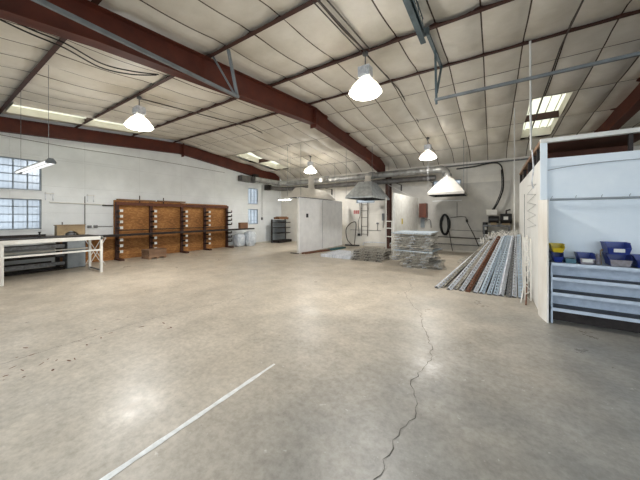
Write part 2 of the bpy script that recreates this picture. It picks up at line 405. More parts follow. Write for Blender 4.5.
# ------------------------------------------------------------------ roof sheet, insulation blanket, skylights
xs_s = [-.14 + .61 * k for k in range(-18, 17)]
xs_s = [x for x in xs_s if XL + .1 < x < XR - .1]
ROWS = [6.85, 8.42, 9.98, 11.6]                 # stitched rows on the far slope
PUR = [-.3, 1.27, 2.88, 4.45, 5.97] + ROWS + [12.62]
def hole_at(x, y):
    for h in HOLES.values():
        if h[0] < x < h[1] and h[2] < y < h[3]: return True
    return False
RAFT = [XL, -4.3, 2.7, XR]
def blanket():
    X = set([XL, XR]); seams = []
    for x in xs_s:
        X.update((round(x - .011, 4), round(x + .011, 4))); seams.append(x)
    for h in HOLES.values(): X.update((h[0], h[1]))
    e = [XL] + xs_s + [XR]
    for a, b in zip(e, e[1:]):
        for k in range(1, 6): X.add(round(a + (b - a) * k / 6, 4))
    X = sorted(X)
    Y = set([YN, YB])
    ey = [YN] + [p for p in PUR if p < 12.6] + [YB]
    for r in ROWS: Y.update((r - .011, r + .011))
    for h in HOLES.values(): Y.update((h[2], h[3]))
    for a, b in zip(ey, ey[1:]):
        for k in range(1, 9): Y.add(round(a + (b - a) * k / 9, 4))
    Y = sorted(Y)
    rnd = random.Random(5)
    amp = {}
    def h(x, y):
        ex = e; i = 0
        while i < len(ex) - 2 and x > ex[i + 1]: i += 1
        u = (x - ex[i]) / (ex[i + 1] - ex[i]); j = 0
        while j < len(ey) - 2 and y > ey[j + 1]: j += 1
        v = (y - ey[j]) / (ey[j + 1] - ey[j])
        u = min(max(u, 0), 1); v = min(max(v, 0), 1)
        if (i, j) not in amp: amp[(i, j)] = rnd.uniform(.7, 1.3)
        a = amp[(i, j)]
        su = math.sin(PI * u) ** .55; sv = math.sin(PI * v) ** .6
        near = min([abs(x - r) for r in RAFT]); fade = min(1, .25 + near / .4)
        if y < 6.0:
            return zblanket(y) + .11 - (.03 * su * a + .06 * math.sin(PI * v) * (.75 + .25 * su)) * fade - .045 * math.exp(-((v - .12) / .06) ** 2) * su * (1 if a > .95 else .3)
        if y > 6.85:
            return zblanket(y) - .005 - .115 * a * su * sv * fade - .012 * sv
        return zblanket(y) + .09 * (1 - min(1, max(0, (y - 6.0) / .8))) ** 1.5 - .012 - .03 * a * su * sv
    vid = {}; vs = []; fs = []; mi = []
    for i, x in enumerate(X):
        for j, y in enumerate(Y): vid[i, j] = len(vs); vs.append((x, y, h(x, y)))
    mb = MB(); mb.v = vs
    for i in range(len(X) - 1):
        for j in range(len(Y) - 1):
            cx, cy = (X[i] + X[i + 1]) / 2, (Y[j] + Y[j + 1]) / 2
            if hole_at(cx, cy): continue
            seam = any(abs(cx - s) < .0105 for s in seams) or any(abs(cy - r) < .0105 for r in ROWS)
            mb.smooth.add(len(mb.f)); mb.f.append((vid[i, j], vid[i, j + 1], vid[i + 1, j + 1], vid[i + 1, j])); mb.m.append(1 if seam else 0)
    return mb
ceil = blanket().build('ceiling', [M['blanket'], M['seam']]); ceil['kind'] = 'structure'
# roof sheet above, with the skylight openings
mb = MB()
xs = sorted({XL - .25, XR + .25, *[h[0] for h in HOLES.values()], *[h[1] for h in HOLES.values()]})
ys = sorted({YN - .25, YB + .25, RIDGE, *[h[2] for h in HOLES.values()], *[h[3] for h in HOLES.values()]})
for x0, x1 in zip(xs, xs[1:]):
    for y0, y1 in zip(ys, ys[1:]):
        if hole_at((x0 + x1) / 2, (y0 + y1) / 2): continue
        a0, a1 = zc(y0) + .24, zc(y1) + .24
        mb.hexa([(x0, y0, a0), (x1, y0, a0), (x1, y1, a1), (x0, y1, a1)], [(x0, y0, a0 + .03), (x1, y0, a0 + .03), (x1, y1, a1 + .03), (x0, y1, a1 + .03)])
mb.build('roof_sheet', M['roof'], ceil)
def skylight(idx, key):
    x0, x1, y0, y1 = HOLES[key]; up = .14 if key == 'near_left' else .235
    n = int((x1 - x0) / .02); mb = MB(); vs = []; fs = []
    ysk = [y0 + (y1 - y0) * k / 6 for k in range(7)]
    for i in range(n + 1):
        x = x0 + (x1 - x0) * i / n
        u = (x / .2) % 1; z = .03 * max(0, min(1, (abs(u - .5) * 2 - .45) / .25))
        for y in ysk: vs.append((x, y, zc(y) + up + z))
    for i in range(n):
        for j in range(6): fs.append((i * 7 + j, i * 7 + j + 1, (i + 1) * 7 + j + 1, (i + 1) * 7 + j))
    mb.add(vs, fs, 0, True)
    o = structure('window_%d' % idx, mb, M['sky_panel'])
    lp = MB(); q = x0 + .1
    while q < x1 - .05 and key == 'right':
        lp.hexa([(q - .007, y0, zc(y0) + up - .02), (q + .007, y0, zc(y0) + up - .02), (q + .007, y0, zc(y0) + up - .002), (q - .007, y0, zc(y0) + up - .002)], [(q - .007, y1, zc(y1) + up - .02), (q + .007, y1, zc(y1) + up - .02), (q + .007, y1, zc(y1) + up - .002), (q - .007, y1, zc(y1) + up - .002)]); q += .2
    if lp.v: lp.build('rib_shade_strip', M['tanply'], o)  # strips added to paint in the shading of the corrugation
    # folded blanket edges lining the opening
    c = MB()
    for xx in (x0, x1):
        c.hexa([(xx - .006, y0, zblanket(y0) - .02), (xx + .006, y0, zblanket(y0) - .02), (xx + .006, y0, zc(y0) + .24), (xx - .006, y0, zc(y0) + .24)],
               [(xx - .006, y1, zblanket(y1) - .02), (xx + .006, y1, zblanket(y1) - .02), (xx + .006, y1, zc(y1) + .24), (xx - .006, y1, zc(y1) + .24)])
    c.box(x0, x1, y1, y1 + .01, zc(y1) - .02, zc(y1) + .24)
    c.box(x0, x1, y0 - .01, y0, zc(y0) + .0, zc(y0) + .24)
    c.build('curb', M['blanket'], o)
skylight(7, 'right'); skylight(8, 'far_left'); skylight(9, 'near_left')

# ------------------------------------------------------------------ steel frame
def purlin(y, label):
    z = zc(y); o = thing('roof_purlin', label, 'roof beam', (0, y, z), 'roof purlins')
    for x0, x1 in ((XL + .01, -4.3), (-4.3, 2.7), (2.7, XR - .01)):
        mb = MB(); mb.box(x0 + .002, x1 - .002, y - .035, y + .035, z, z + .006); mb.box(x0 + .002, x1 - .002, y + .029, y + .035, z, z + .20); mb.box(x0 + .002, x1 - .002, y + .03, y + .09, z + .194, z + .2)
        mb.build('purlin_length', M['oxide_dark'], o)
    return o
PL = ['brown steel roof purlin over the camera, nearest of all', 'brown roof purlin at the near end of the long left skylight', 'brown roof purlin crossing the long left skylight, grey bracket bolted to it',
      'brown roof purlin carrying the nearest two high bay lamps', 'brown roof purlin just on the near side of the ridge', 'brown roof purlin just beyond the ridge, mostly under insulation',
      'brown roof purlin at the near edge of the right skylight', 'brown roof purlin crossing the middle of the right skylight', 'brown roof purlin at the far edge of the skylights', 'brown eave purlin along the top of the back wall']
for y, l in zip(PUR, PL): purlin(y, l)

def rafter(x, prof, label, wf=.2, web=.02, mtl='oxide'):
    """prof: list of (y, ztop, zbot)"""
    o = thing('roof_rafter', label, 'roof beam', (x, prof[0][0], 0))
    w_ = MB(); tf = MB(); bf = MB()
    for (ya, ta, ba), (yb, tb, bb) in zip(prof, prof[1:]):
        w_.hexa([(x - web / 2, ya, ba), (x + web / 2, ya, ba), (x + web / 2, ya, ta), (x - web / 2, ya, ta)], [(x - web / 2, yb, bb), (x + web / 2, yb, bb), (x + web / 2, yb, tb), (x - web / 2, yb, tb)])
        for q, za, zb in ((tf, ta, tb), (bf, ba + .015, bb + .015)):
            q.hexa([(x - wf / 2, ya, za - .015), (x + wf / 2, ya, za - .015), (x + wf / 2, ya, za), (x - wf / 2, ya, za)], [(x - wf / 2, yb, zb - .015), (x + wf / 2, yb, zb - .015), (x + wf / 2, yb, zb), (x - wf / 2, yb, zb)])
    w_.build('web', M[mtl], o); tf.build('top_flange', M[mtl], o); bf.build('bottom_flange', M[mtl], o)
    k = MB(); yk = 6.3
    k.box(x - wf / 2, x + wf / 2, yk - .012, yk + .012, prof[2][2] - .10, zc(yk) - .02)
    k.build('splice_plate', M[mtl], o)
    return o
mainprof = [(YN + .02, zc(YN) - .0, 3.36), (1.3, zc(1.3), 3.72), (6.3, zc(6.3), 4.14), (10.1, zc(10.1), 3.80), (12.4, zc(12.4), 3.40)]
rafter(-4.3, mainprof, 'large red oxide steel roof beam running overhead past the centre lamps', .2)
rafter(2.7, [(a, b, c) for a, b, c in mainprof], 'dark red roof beam at right above the pale blue room')
endprof = [(YN + .02, zc(YN) - .02, 3.5), (1.33, zc(1.33) - .04, 3.77), (6.2, zc(6.2) - .04, 4.13), (9.77, zc(9.77) - .05, 3.76), (12.4, zc(12.4) - .1, 3.5)]
rafter(XL + .11, endprof, 'red oxide end beam along the top of the left wall', .18)
def column(x, label):
    o = thing('steel_column', label, 'column', (x, 12.45, 0), 'columns on the back wall')
    mb = MB(); mb.box(x - .012, x + .012, 12.3, 12.6, 0.02, 3.6); mb.build('web', M['oxide_dark'], o)
    for y in (12.3, 12.6):
        mb = MB(); mb.box(x - .1, x + .1, y - .01, y + .01, .02, 3.6); mb.build('flange', M['oxide_dark'], o)
    mb = MB(); mb.box(x - .16, x + .16, 12.25, 12.64, 0, .02); mb.build('base_plate', M['oxide_dark'], o)
column(-4.15, 'dark red steel column standing between the white booth panels')

# ------------------------------------------------------------------ high bay lamps
def high_bay(x, y, ztop, rim, label, dim=1.0):
    """rim = z of the lens rim"""
    o = thing('high_bay_lamp', label, 'lamp', (x, y, rim), 'high bay lamps')
    mb = MB(); mb.tube([(x, y, ztop), (x, y, rim + .42)], .012); mb.build('hanger', M['galv_dark'], o)
    mb = MB(); mb.tube([(x, y, ztop - .05), (x, y, ztop)], .05, 10); mb.build('canopy', M['galv_dark'], o)
    mb = MB(); mb.box(x - .11, x + .11, y - .09, y + .09, rim + .27, rim + .46); bx_ = mb.build('ballast_housing', M['galv'], o, .012)
    mb = MB()
    for k in range(-2, 3): mb.box(x + k * .04 - .004, x + k * .04 + .004, y - .11, y + .11, rim + .30, rim + .42)
    mb.build('cooling_fin', M['galv'], bx_)
    mb = MB(); mb.lathe((x, y, rim), [(.0, .29), (.07, .28), (.10, .24), (.15, .20), (.22, .13), (.275, .05), (.295, 0), (.288, 0), (.268, .05), (.21, .125), (.14, .19), (.0, .22)], 28)
    mb.build('shade', M['shade'], o)
    mb = MB(); mb.lathe((x, y, rim), [(.288, .004), (.25, -.035), (.16, -.06), (.0, -.07)], 28); mb.build('lens', M['lens'], o)
    ld = bpy.data.lights.new('bulb', 'SPOT'); ld.energy = LAMP_W * dim; ld.color = (1, .975, .935); ld.shadow_soft_size = .2; ld.spot_size = math.radians(172); ld.spot_blend = .35
    lo = bpy.data.objects.new('bulb', ld); COL.objects.link(lo); lo.parent = o; lo.location = (0, 0, -.09)
    ud = bpy.data.lights.new('bulb_glow', 'POINT'); ud.energy = GLOW_W * dim; ud.color = (1, .975, .935); ud.shadow_soft_size = .25
    uo = bpy.data.objects.new('bulb_glow', ud); COL.objects.link(uo); uo.parent = o; uo.location = (0, 0, -.14)
high_bay(-1.91, 4.45, zc(4.45), 3.72, 'lit high bay lamp nearest the camera, hung right of the big red beam')
high_bay(-6.98, 2.95, zc(2.95), 3.62, 'lit high bay lamp hung over the left side, beside the long skylight')
high_bay(-1.91, 10.0, zc(10.0) - .02, 3.58, 'lit high bay lamp over the white exhaust hood', .6)
high_bay(-7.02, 10.05, zc(10.05) - .02, 3.56, 'lit high bay lamp farthest away, above the first booth partition')

# ------------------------------------------------------------------ cables and conduits on the ceiling
def cable(name, pts, r, label, mtl='conduit', cat='cable', n=6, group=None, smooth=True):
    if smooth and len(pts) > 2:
        P = [Vector(p) for p in pts]; out = []
        for i in range(len(P) - 1):
            p0 = P[max(i - 1, 0)]; p1 = P[i]; p2 = P[i + 1]; p3 = P[min(i + 2, len(P) - 1)]
            for k in range(6):
                t = k / 6
                out.append(.5 * ((2 * p1) + (p2 - p0) * t + (2 * p0 - 5 * p1 + 4 * p2 - p3) * t * t + (3 * p1 - p0 - 3 * p2 + p3) * t ** 3))
        out.append(P[-1]); pts = out
    mb = MB(); mb.tube(pts, r, n)
    return tag(mb.build(name, M[mtl], thing=tuple(pts[0])), label, cat, group)
def along(x, ys, off=-.012): return [(x, y, zblanket(y) + off) for y in ys]
cable('lamp_conduit', along(-1.97, [2.88, 3.6, 4.4], .0), .010, 'leftmost of three dark conduits feeding the nearest lamp', group=None, smooth=False)
cable('lamp_conduit', along(-1.89, [2.6, 3.5, 4.4], -.015), .014, 'middle of three dark conduits feeding the nearest lamp', smooth=False)
cable('lamp_conduit', along(-1.80, [2.0, 3.5, 4.4], -.01), .012, 'rightmost of three dark conduits feeding the nearest lamp', smooth=False)
cable('lamp_conduit', along(-1.90, [4.5, 6, 6.42, 8.4, 9.95], -.03), .014, 'dark conduit joining the two right hand high bay lamps', smooth=False)
cable('lamp_conduit', along(-7.0, [3.0, 4.5, 6, 6.42, 8.4, 9.95], -.03), .014, 'dark conduit joining the two left hand high bay lamps', smooth=False)
for k, (dx, l) in enumerate(((0, 'dark conduit running along the ceiling across the right skylight'),)):
    cable('ceiling_conduit', [(1.04 + dx, y, zc(y) - .05) for y in (1.5, 6.42, 11.5)], .013, l, smooth=False)
cable('black_cable', [(-5.2, .30, 4.10), (-5.37, .86, 4.10), (-5.45, 1.30, 4.13), (-5.72, 1.83, 4.17), (-5.62, 2.25, 4.2), (-5.40, 2.62, 4.24)], .011, 'thick black cable slung under insulation left of the red beam, upper one', 'black')
cable('black_cable', [(-5.25, .30, 4.05), (-5.42, .86, 4.06), (-5.52, 1.30, 4.09), (-5.80, 1.83, 4.13), (-5.68, 2.25, 4.16), (-5.44, 2.60, 4.23)], .011, 'thick black cable slung under insulation left of the red beam, lower one', 'black')
cable('wall_cable', [(XL + .24, 1.0, 3.66), (XL + .24, 2.6, 3.62), (XL + .24, 5.0, 3.66), (XL + .24, 8.3, 3.62)], .008, 'thin dark cable drooping along the left wall under the red end beam')

# left strut rail under the main beam with its bracket
o = thing('hanging_strut_rail', 'grey tube rail running alongside the big red beam', 'rail', (-3.78, .2, 3.62))
mb = MB(); mb.bar((-3.78, -.9, 3.66), (-3.78, 3.18, 3.62), .045, .05); mb.build('rail_tube', M['grey_rail'], o, .006)
mb = MB(); mb.bar((-3.78, 3.15, 3.64), (-3.74, 2.93, zc(2.93)), .05, .03); mb.build('strut', M['grey_rail'], o)
mb = MB(); mb.bar((-3.80, 3.12, 3.64), (-4.14, 2.93, zc(2.93)), .045, .03); mb.build('strut', M['grey_rail'], o)
o = thing('hanging_strut_rail', 'long grey horizontal tube rail hung below the ceiling at right', 'rail', (-.87, 5.1, 3.6))
mb = MB(); mb.bar((-.86, 5.1, 3.58), (6.5, 5.1, 3.62), .05, .045); mb.build('rail_tube', M['grey_rail'], o, .006)
mb = MB(); mb.bar((-.87, 4.5, zc(4.5) - .01), (-.87, 5.94, zc(5.94) - .01), .05, .04); mb.build('top_strut', M['channel'], o)
mb = MB(); mb.bar((-.85, 5.1, zc(5.1) - .03), (-.83, 5.1, 3.50), .035, .035, (0, 1, 0)); mb.build('hanger', M['channel'], o)
mb = MB(); mb.bar((-.87, 5.9, zc(5.9) - .03), (-.83, 5.14, 3.72), .035, .035); mb.build('hanger', M['channel'], o)
mb = MB(); mb.bar((4.0, 5.1, zc(5.1)), (4.0, 5.1, 3.64), .035, .035, (0, 1, 0)); mb.build('hanger', M['channel'], o)
o = thing('ceiling_channel', 'blue grey steel channel fixed under the ceiling at the top of the view', 'rail', (-.8, 2.2, 4.2))
mb = MB(); mb.box(-.95, -.935, 1.6, 4.42, 4.23, 4.345); mb.box(-.935, -.87, 1.6, 4.42, 4.23, 4.24); mb.box(-.935, -.87, 1.6, 4.42, 4.335, 4.345)
mb.build('channel', M['channel'], o)
mb = MB(); y = 1.7
while y < 3.9:
    mb.bar((-.83, y, 4.22), (-.83, y + .13, 4.33), .010, .010); mb.bar((-.83, y + .13, 4.33), (-.83, y + .26, 4.22), .010, .010); y += .26
mb.bar((-.83, 1.7, 4.22), (-.83, 4.0, 4.22), .012, .012); mb.bar((-.83, 1.7, 4.33), (-.83, 4.0, 4.33), .012, .012)
mb.build('lattice', M['channel'], o)
for yy in (1.9, 2.88, 4.40):
    mb = MB(); mb.box(-.95, -.82, yy - .03, yy + .03, min(4.345, zc(yy) - .012), zc(yy) + .003); mb.build('fixing_clip', M['channel'], o)
# long thin drop rods on the right
mb = MB(); mb.tube([(.56, 5.9, zc(5.9)), (.57, 5.9, 2.66)], .016, 8)
tag(mb.build('drop_rod', M['white_side'], thing=(.56, 5.9, 2.66)), 'pale vertical drop pipe from ceiling to the corner of the pale blue room', 'pipe')
mb = MB(); mb.tube([(.50, 8.75, zc(8.75)), (.50, 8.75, .6)], .012, 8)
tag(mb.build('drop_rod', M['white_side'], thing=(.50, 8.75, .6)), 'pale vertical pipe at the far end of the white side wall', 'pipe')

# ------------------------------------------------------------------ hanging fluorescent fixture at left
def strip_light(p, q, label, lit=False, hang=None, group=None, ng=3):
    p = Vector(p); q = Vector(q); o = thing('fluorescent_fixture', label, 'lamp', tuple((p + q) / 2), group)
    d = (q - p).normalized(); s = d.cross(Vector((0, 0, 1))).normalized()
    def prism(a, b, pts, mb):
        A = [a + s * u + Vector((0, 0, v)) for u, v in pts]; Bq = [b + s * u + Vector((0, 0, v)) for u, v in pts]; n = len(pts)
        mb.add(A + Bq, [tuple(range(n))[::-1], tuple(range(n, 2 * n))] + [(i, (i + 1) % n, n + (i + 1) % n, n + i) for i in range(n)])
    mb = MB(); prism(p, q, [(-.025, .04), (.025, .04), (.035, .0), (.085, -.015), (.085, -.022), (.03, -.008), (-.03, -.008), (-.085, -.022), (-.085, -.015), (-.035, 0)], mb); mb.build('housing', M['white'], o)
    for u in (-.05, .05):
        mb = MB(); mb.tube([p + d * .03 + s * u + Vector((0, 0, -.035)), q - d * .03 + s * u + Vector((0, 0, -.035))], .017, 8); mb.build('tube', M['tube_on'] if lit else M['tube_whitened'], o)
    for e in (p, q):
        mb = MB(); prism(e - d * .012, e + d * .012, [(-.07, -.05), (.07, -.05), (.07, -.015), (.03, .042), (-.03, .042), (-.07, -.015)], mb); mb.build('end_cap', M['grey_rail'], o)
    if hang:
        for t in (.06, .94):
            r = p.lerp(q, t); mb = MB(); mb.tube([(r.x, r.y, r.z + .05), (r.x, r.y, zc(r.y) + .08)], .004, 5); mb.build('hanging_wire', M['galv_dark'], o)
strip_light((-8.85, 1.34, 2.5), (-6.62, 1.38, 2.5), 'white twin tube fixture hanging in front of the near left window', False, True)

# ------------------------------------------------------------------ workbench (white frame)
o = thing('workbench', 'long white steel frame workbench with dark top along the left', 'table', (-9.3, 1.95, 0))
x0, x1, y0, y1 = -9.75, -8.85, -.1, 2.86
mb = MB()
mb.box(x1 - .06, x1, y0, y1, .88, .97); mb.box(x0, x0 + .06, y0, y1, .88, .97); mb.box(x0, x1, y1 - .06, y1, .88, .97); mb.box(x0, x1, y0, y0 + .06, .88, .97)
mb.build('top_frame', M['white'], o, .006)
mb = MB(); mb.box(x0 + .0, x1 - .08, y0, y1 - .07, .972, .99); mb.build('top_plate', M['steel_dark'], o)
for (lx, ly) in ((x1 - .06, y1 - .06), (x0, y1 - .06), (x1 - .06, 1.06), (x0, 1.06), (x1 - .06, y0), (x0, y0)):
    mb = MB(); mb.box(lx + .002, lx + .058, ly + .002, ly + .058, 0.0, .885); mb.build('leg', M['white'], o, .005)
mb = MB(); mb.box(x1 - .045, x1 - .005, y0 + .05, y1 - .05, .585, .625); mb.build('lower_rail', M['white'], o)
mb = MB(); mb.box(x0 + .005, x0 + .04, y0 + .05, y1 - .05, .585, .62); mb.build('lower_rail', M['white'], o)
mb = MB(); mb.bar((x0 + .03, y1 - .03, .05), (x1 - .03, y1 - .03, .05), .03, .03); mb.build('foot_rail', M['galv_dark'], o)
# things lying on the bench
mb = MB(); mb.box(-9.62, -9.55, -.1, 1.9, .99, 1.05); mb.box(-9.62, -9.48, -.1, 1.9, .99, .997)
tag(mb.build('steel_angle', M['steel_dark'], thing=(-9.6, .9, .99), bevel=.003), 'dark steel angle lying along the top of the white workbench', 'metal bar')
mb = MB(); mb.lathe((-9.35, 1.75, .99), [(0, .0), (.04, 0), (.04, .03), (.018, .035), (.018, .11), (.03, .115), (.03, .135), (0, .135)], 12)
tag(mb.build('bench_knob', M['blackp'], thing=(-9.35, 1.75, .99)), 'small black knob standing on the white workbench', 'tool')
# folding sawhorse past the bench
o = thing('folding_stand', 'thin white crossed leg folding stand behind the workbench end', 'stand', (-9.95, 3.0, 0))
for dx in (0, .3):
    for a, b in (((2.86, 0), (3.28, .84)), ((3.28, 0), (2.86, .84))):
        mb = MB(); mb.bar((-9.95 - dx, a[0], a[1] + .012), (-9.95 - dx, b[0], b[1]), .014, .014); mb.build('leg', M['white'], o)
mb = MB(); mb.box(-10.27, -9.93, 2.85, 2.87, .83, .85); mb.box(-10.27, -9.93, 3.27, 3.29, .83, .85); mb.build('top_bar', M['white'], o)

# ------------------------------------------------------------------ dark steel stock rack under the window
o = thing('stock_rack', 'low dark steel stock rack behind the white workbench', 'rack', (-10.45, 1.2, 0))
for y in (-.6, .9, 2.35):
    mb = MB(); mb.box(-10.62, -10.56, y - .04, y + .04, 0, .84); mb.build('upright', M['steel_dark'], o)
    for z in (.14, .38, .62):
        mb = MB(); mb.box(-10.56, -10.12, y - .03, y + .03, z - .03, z); mb.build('arm', M['steel_dark'], o)
mb = MB(); mb.box(-10.64, -10.1, -.65, 2.4, .02, .05); mb.build('base', M['steel_dark'], o)
rnd = random.Random(2)
SB = []
for z, n in ((.14, 5), (.38, 5), (.62, 5)):
    for k in range(n):
        wd = rnd.uniform(.03, .07); ht = rnd.uniform(.03, .10); yy0 = rnd.uniform(-.9, -.7); yy1 = rnd.uniform(2.0, 2.45) if k != 1 else 2.42
        x = -10.18 - k * .085
        SB.append((x, yy0, yy1, z, wd, ht))
pos = {0: 'front', 1: 'second from the front', 2: 'middle', 3: 'second from the back', 4: 'back'}
lev = {.14: 'bottom', .38: 'middle', .62: 'top'}
for i, (x, a, b, z, wd, ht) in enumerate(SB):
    mb = MB(); mb.box(x - wd / 2, x + wd / 2, a, b, z + .001, z + ht)
    if ht < .06: mb.box(x - wd / 2, x - wd / 2 + .005, a, b, z + ht, z + ht + .04)
    m_ = M[['steel_dark', 'galv_dark', 'rust', 'steel_dark', 'galv_dark'][(i * 3 + int(z * 10)) % 5]]
    tag(mb.build('stock_bar', m_, thing=(x, (a + b) / 2, z)), 'metal bar on the low stock rack, %s tier, %s' % (lev[z], pos[i % 5]), 'metal bar', 'bars on the stock rack')

o = thing('steel_cabinet', 'small dark grey steel cabinet under the plywood box', 'cabinet', (-10.4, 2.62, 0))
mb = MB(); mb.box(-10.62, -10.22, 2.46, 2.88, 0, .80); mb.build('body', M['galv_dark'], o, .006)
mb = MB(); mb.box(-10.22, -10.205, 2.475, 2.865, .03, .78); mb.build('door', M['gondola'], o, .003)
# ------------------------------------------------------------------ cantilever rack against OSB boards
RY = [2.75, 3.91, 5.0, 6.2, 7.26, 8.45]
o = thing('cantilever_rack', 'brown cantilever rack of notched uprights in front of the chipboard wall sheets', 'rack', (-10.9, 5.6, 0))
AZ = [.30, .50, .70, 1.11, 1.31, 1.50, 1.69]
for i, y in enumerate(RY[1:]):
    mb = MB(); mb.box(-10.93, -10.85, y - .05, y + .05, 0, 2.02); u = mb.build('upright', M['oxide_dark'], o)
    mb = MB(); mb.box(-10.94, -10.45, y - .06, y + .06, 0, .06); mb.build('foot', M['oxide_dark'], o)
    for z in AZ:
        mb = MB(); mb.hexa([(-10.85, y - .025, z - .045), (-10.85, y + .025, z - .045), (-10.85, y + .025, z + .03), (-10.85, y - .025, z + .03)], [(-10.53, y - .02, z - .015), (-10.53, y + .02, z - .015), (-10.53, y + .02, z + .035), (-10.53, y - .02, z + .035)])
        a = mb.build('arm', M['steel_dark'], o)
        if i < 4:
            mb = MB(); mb.box(-10.53, -10.518, y - .045, y + .045, z - .035, z + .055); mb.build('white_end_plate', M['label'], a)
        else:
            mb = MB(); mb.box(-10.54, -10.52, y - .02, y + .02, z + .03, z + .10); mb.build('end_stop', M['steel_dark'], a)
mb = MB(); mb.bar((-10.84, 3.88, 1.95), (-10.84, 8.5, 1.95), .03, .11); mb.build('top_rail', M['brownply'], o)
mb = MB(); mb.bar((-10.84, 3.9, 1.02), (-10.84, 8.4, 1.0), .02, .03); mb.build('middle_rail', M['steel_dark'], o)
BD = ['chipboard sheet behind the rack, at its left end', 'chipboard sheet behind the rack, second from the left', 'chipboard sheet behind the rack, second from the right', 'chipboard sheet behind the rack, at its right end']
for i, l in enumerate(BD):
    a, b = RY[i + 1], RY[i + 2]
    mb = MB(); mb.box(-11.04, -10.985, a + (0.012 if i else -.05), b - .012 + (.09 if i == 3 else 0), 0.0, [2.07, 2.08, 2.06, 2.06][i])
    tag(mb.build('chipboard_sheet', M['osb'], thing=(-11.0, (a + b) / 2, 0), bevel=.004), l, 'board', 'chipboard sheets behind the rack')
mb = MB(); mb.box(-11.04, -10.985, 2.5, 3.85, 0, .86)
tag(mb.build('chipboard_sheet', M['osb'], thing=(-11.0, 3.2, 0)), 'low chipboard sheet on the wall behind the folding stand', 'board')
for i, (a, b, z, l) in enumerate(((3.95, 5.2, 2.07, 'thin brown batten on top of the chipboard sheets, left one'), (5.3, 6.4, 2.08, 'thin brown batten on top of the chipboard sheets, right one'))):
    mb = MB(); mb.box(-11.05, -10.95, a, b, z + .001 if i == 0 else 2.081, z + .05)
    tag(mb.build('batten', M['wood'], thing=(-11, a, z)), l, 'board')
# posts sticking up behind boards
for y, z, l in ((4.65, 2.27, 'thin dark rod standing above the chipboard, left one'), (5.5, 2.24, 'thin dark rod standing above the chipboard, right one')):
    mb = MB(); mb.box(-10.98, -10.955, y - .012, y + .012, 1.9, z)
    tag(mb.build('thin_rod', M['steel_dark'], thing=(-10.97, y, 1.9)), l, 'rod')
# the long plank resting on the arms
mb = MB(); mb.box(-10.72, -10.36, 2.45, 9.75, .862, .90)
mb.box(-10.36, -10.345, 2.45, 9.75, .84, .91)
pk = tag(mb.build('long_steel_plank', M['steel_dark'], thing=(-10.5, 6, .86)), 'long dark steel plank laid across the rack towards the far corner', 'plank')
mb = MB(); mb.box(-10.78, -10.15, -.7, 2.44, .842, .90)
tag(mb.build('steel_plate_top', M['steel_dark'], thing=(-10.5, .9, .842)), 'dark steel plate lying on the low stock rack below the window', 'plate')
# plywood box with a half round cut-out
o = thing('plywood_box', 'tan plywood box with half round opening behind the workbench', 'box', (-10.4, 2.6, .91))
n = 16; yc = 2.60; R = .17; z0 = .905; z1 = 1.24; ya, yb = 2.28, 2.90
for (xa, xb) in ((-10.37, -10.35), (-10.58, -10.56)):
    mb = MB(); mb.box(xa, xb, ya, yc - R, z0, z1); mb.box(xa, xb, yc + R, yb, z0, z1); 
    for k in range(n):
        t0 = PI * k / n; t1 = PI * (k + 1) / n
        p0 = (yc - R * math.cos(t0), z0 + R * math.sin(t0)); p1 = (yc - R * math.cos(t1), z0 + R * math.sin(t1))
        mb.hexa([(xa, p0[0], p0[1]), (xb, p0[0], p0[1]), (xb, p0[0], z1), (xa, p0[0], z1)], [(xa, p1[0], p1[1]), (xb, p1[0], p1[1]), (xb, p1[0], z1), (xa, p1[0], z1)])
    mb.build('end_panel', M['tanply'], o)
mb = MB(); mb.box(-10.6, -10.33, ya - .02, yb + .02, z1, z1 + .02); mb.build('lid', M['tanply'], o)
mb = MB(); mb.box(-10.56, -10.37, ya, ya + .02, z0, z1); mb.build('side_panel', M['tanply'], o)
mb = MB(); mb.box(-10.56, -10.37, yb - .02, yb, z0, z1); mb.build('side_panel', M['tanply'], o)
mb = MB(); mb.lathe((-10.47, yc, z0), [(0, 0), (.11, 0), (.11, .10), (.08, .14), (0, .15)], 16)
tag(mb.build('grey_drum', M['galv_dark'], thing=(-10.47, yc, z0)), 'small grey round drum inside the plywood box', 'drum')
mb = MB(); mb.tube([(-10.47, 2.42, z1 + .02), (-10.47, 2.42, z1 + .10)], .012, 8)
tag(mb.build('upright_bolt', M['steel_dark'], thing=(-10.47, 2.42, z1 + .02)), 'short dark bolt standing on the plywood box', 'bolt')
# pipes and fittings on the left wall
cable('wall_pipe', [(XL + .05, 2.28, 1.93), (XL + .05, 3.65, 1.90)], .016, 'thin white pipe along the left wall above the plywood box', 'white', 'pipe', smooth=False)
cable('wall_pipe', [(XL + .06, 3.55, 1.88), (XL + .06, 4.0, 1.88)], .022, 'dark pipe stub on the left wall beside the chipboard', 'steel_dark', 'pipe', smooth=False)
cable('wall_conduit', [(XL + .03, 3.10, 2.15), (XL + .03, 3.10, .95)], .010, 'thin vertical conduit on the left wall above the plywood box', 'conduit', 'pipe', smooth=False)
o = thing('socket_outlets', 'grey twin socket boxes on the left wall beside the chipboard', 'socket', (XL + .03, 3.3, 1.17))
for y in (3.22, 3.38):
    mb = MB(); mb.box(XL, XL + .05, y - .05, y + .05, 1.13, 1.21); mb.build('socket_box', M['galv_dark'], o, .004)
mb = MB(); mb.tube([(XL + .03, 3.43, 1.17), (XL + .03, 3.85, 1.16)], .008); mb.build('conduit_run', M['conduit'], o)
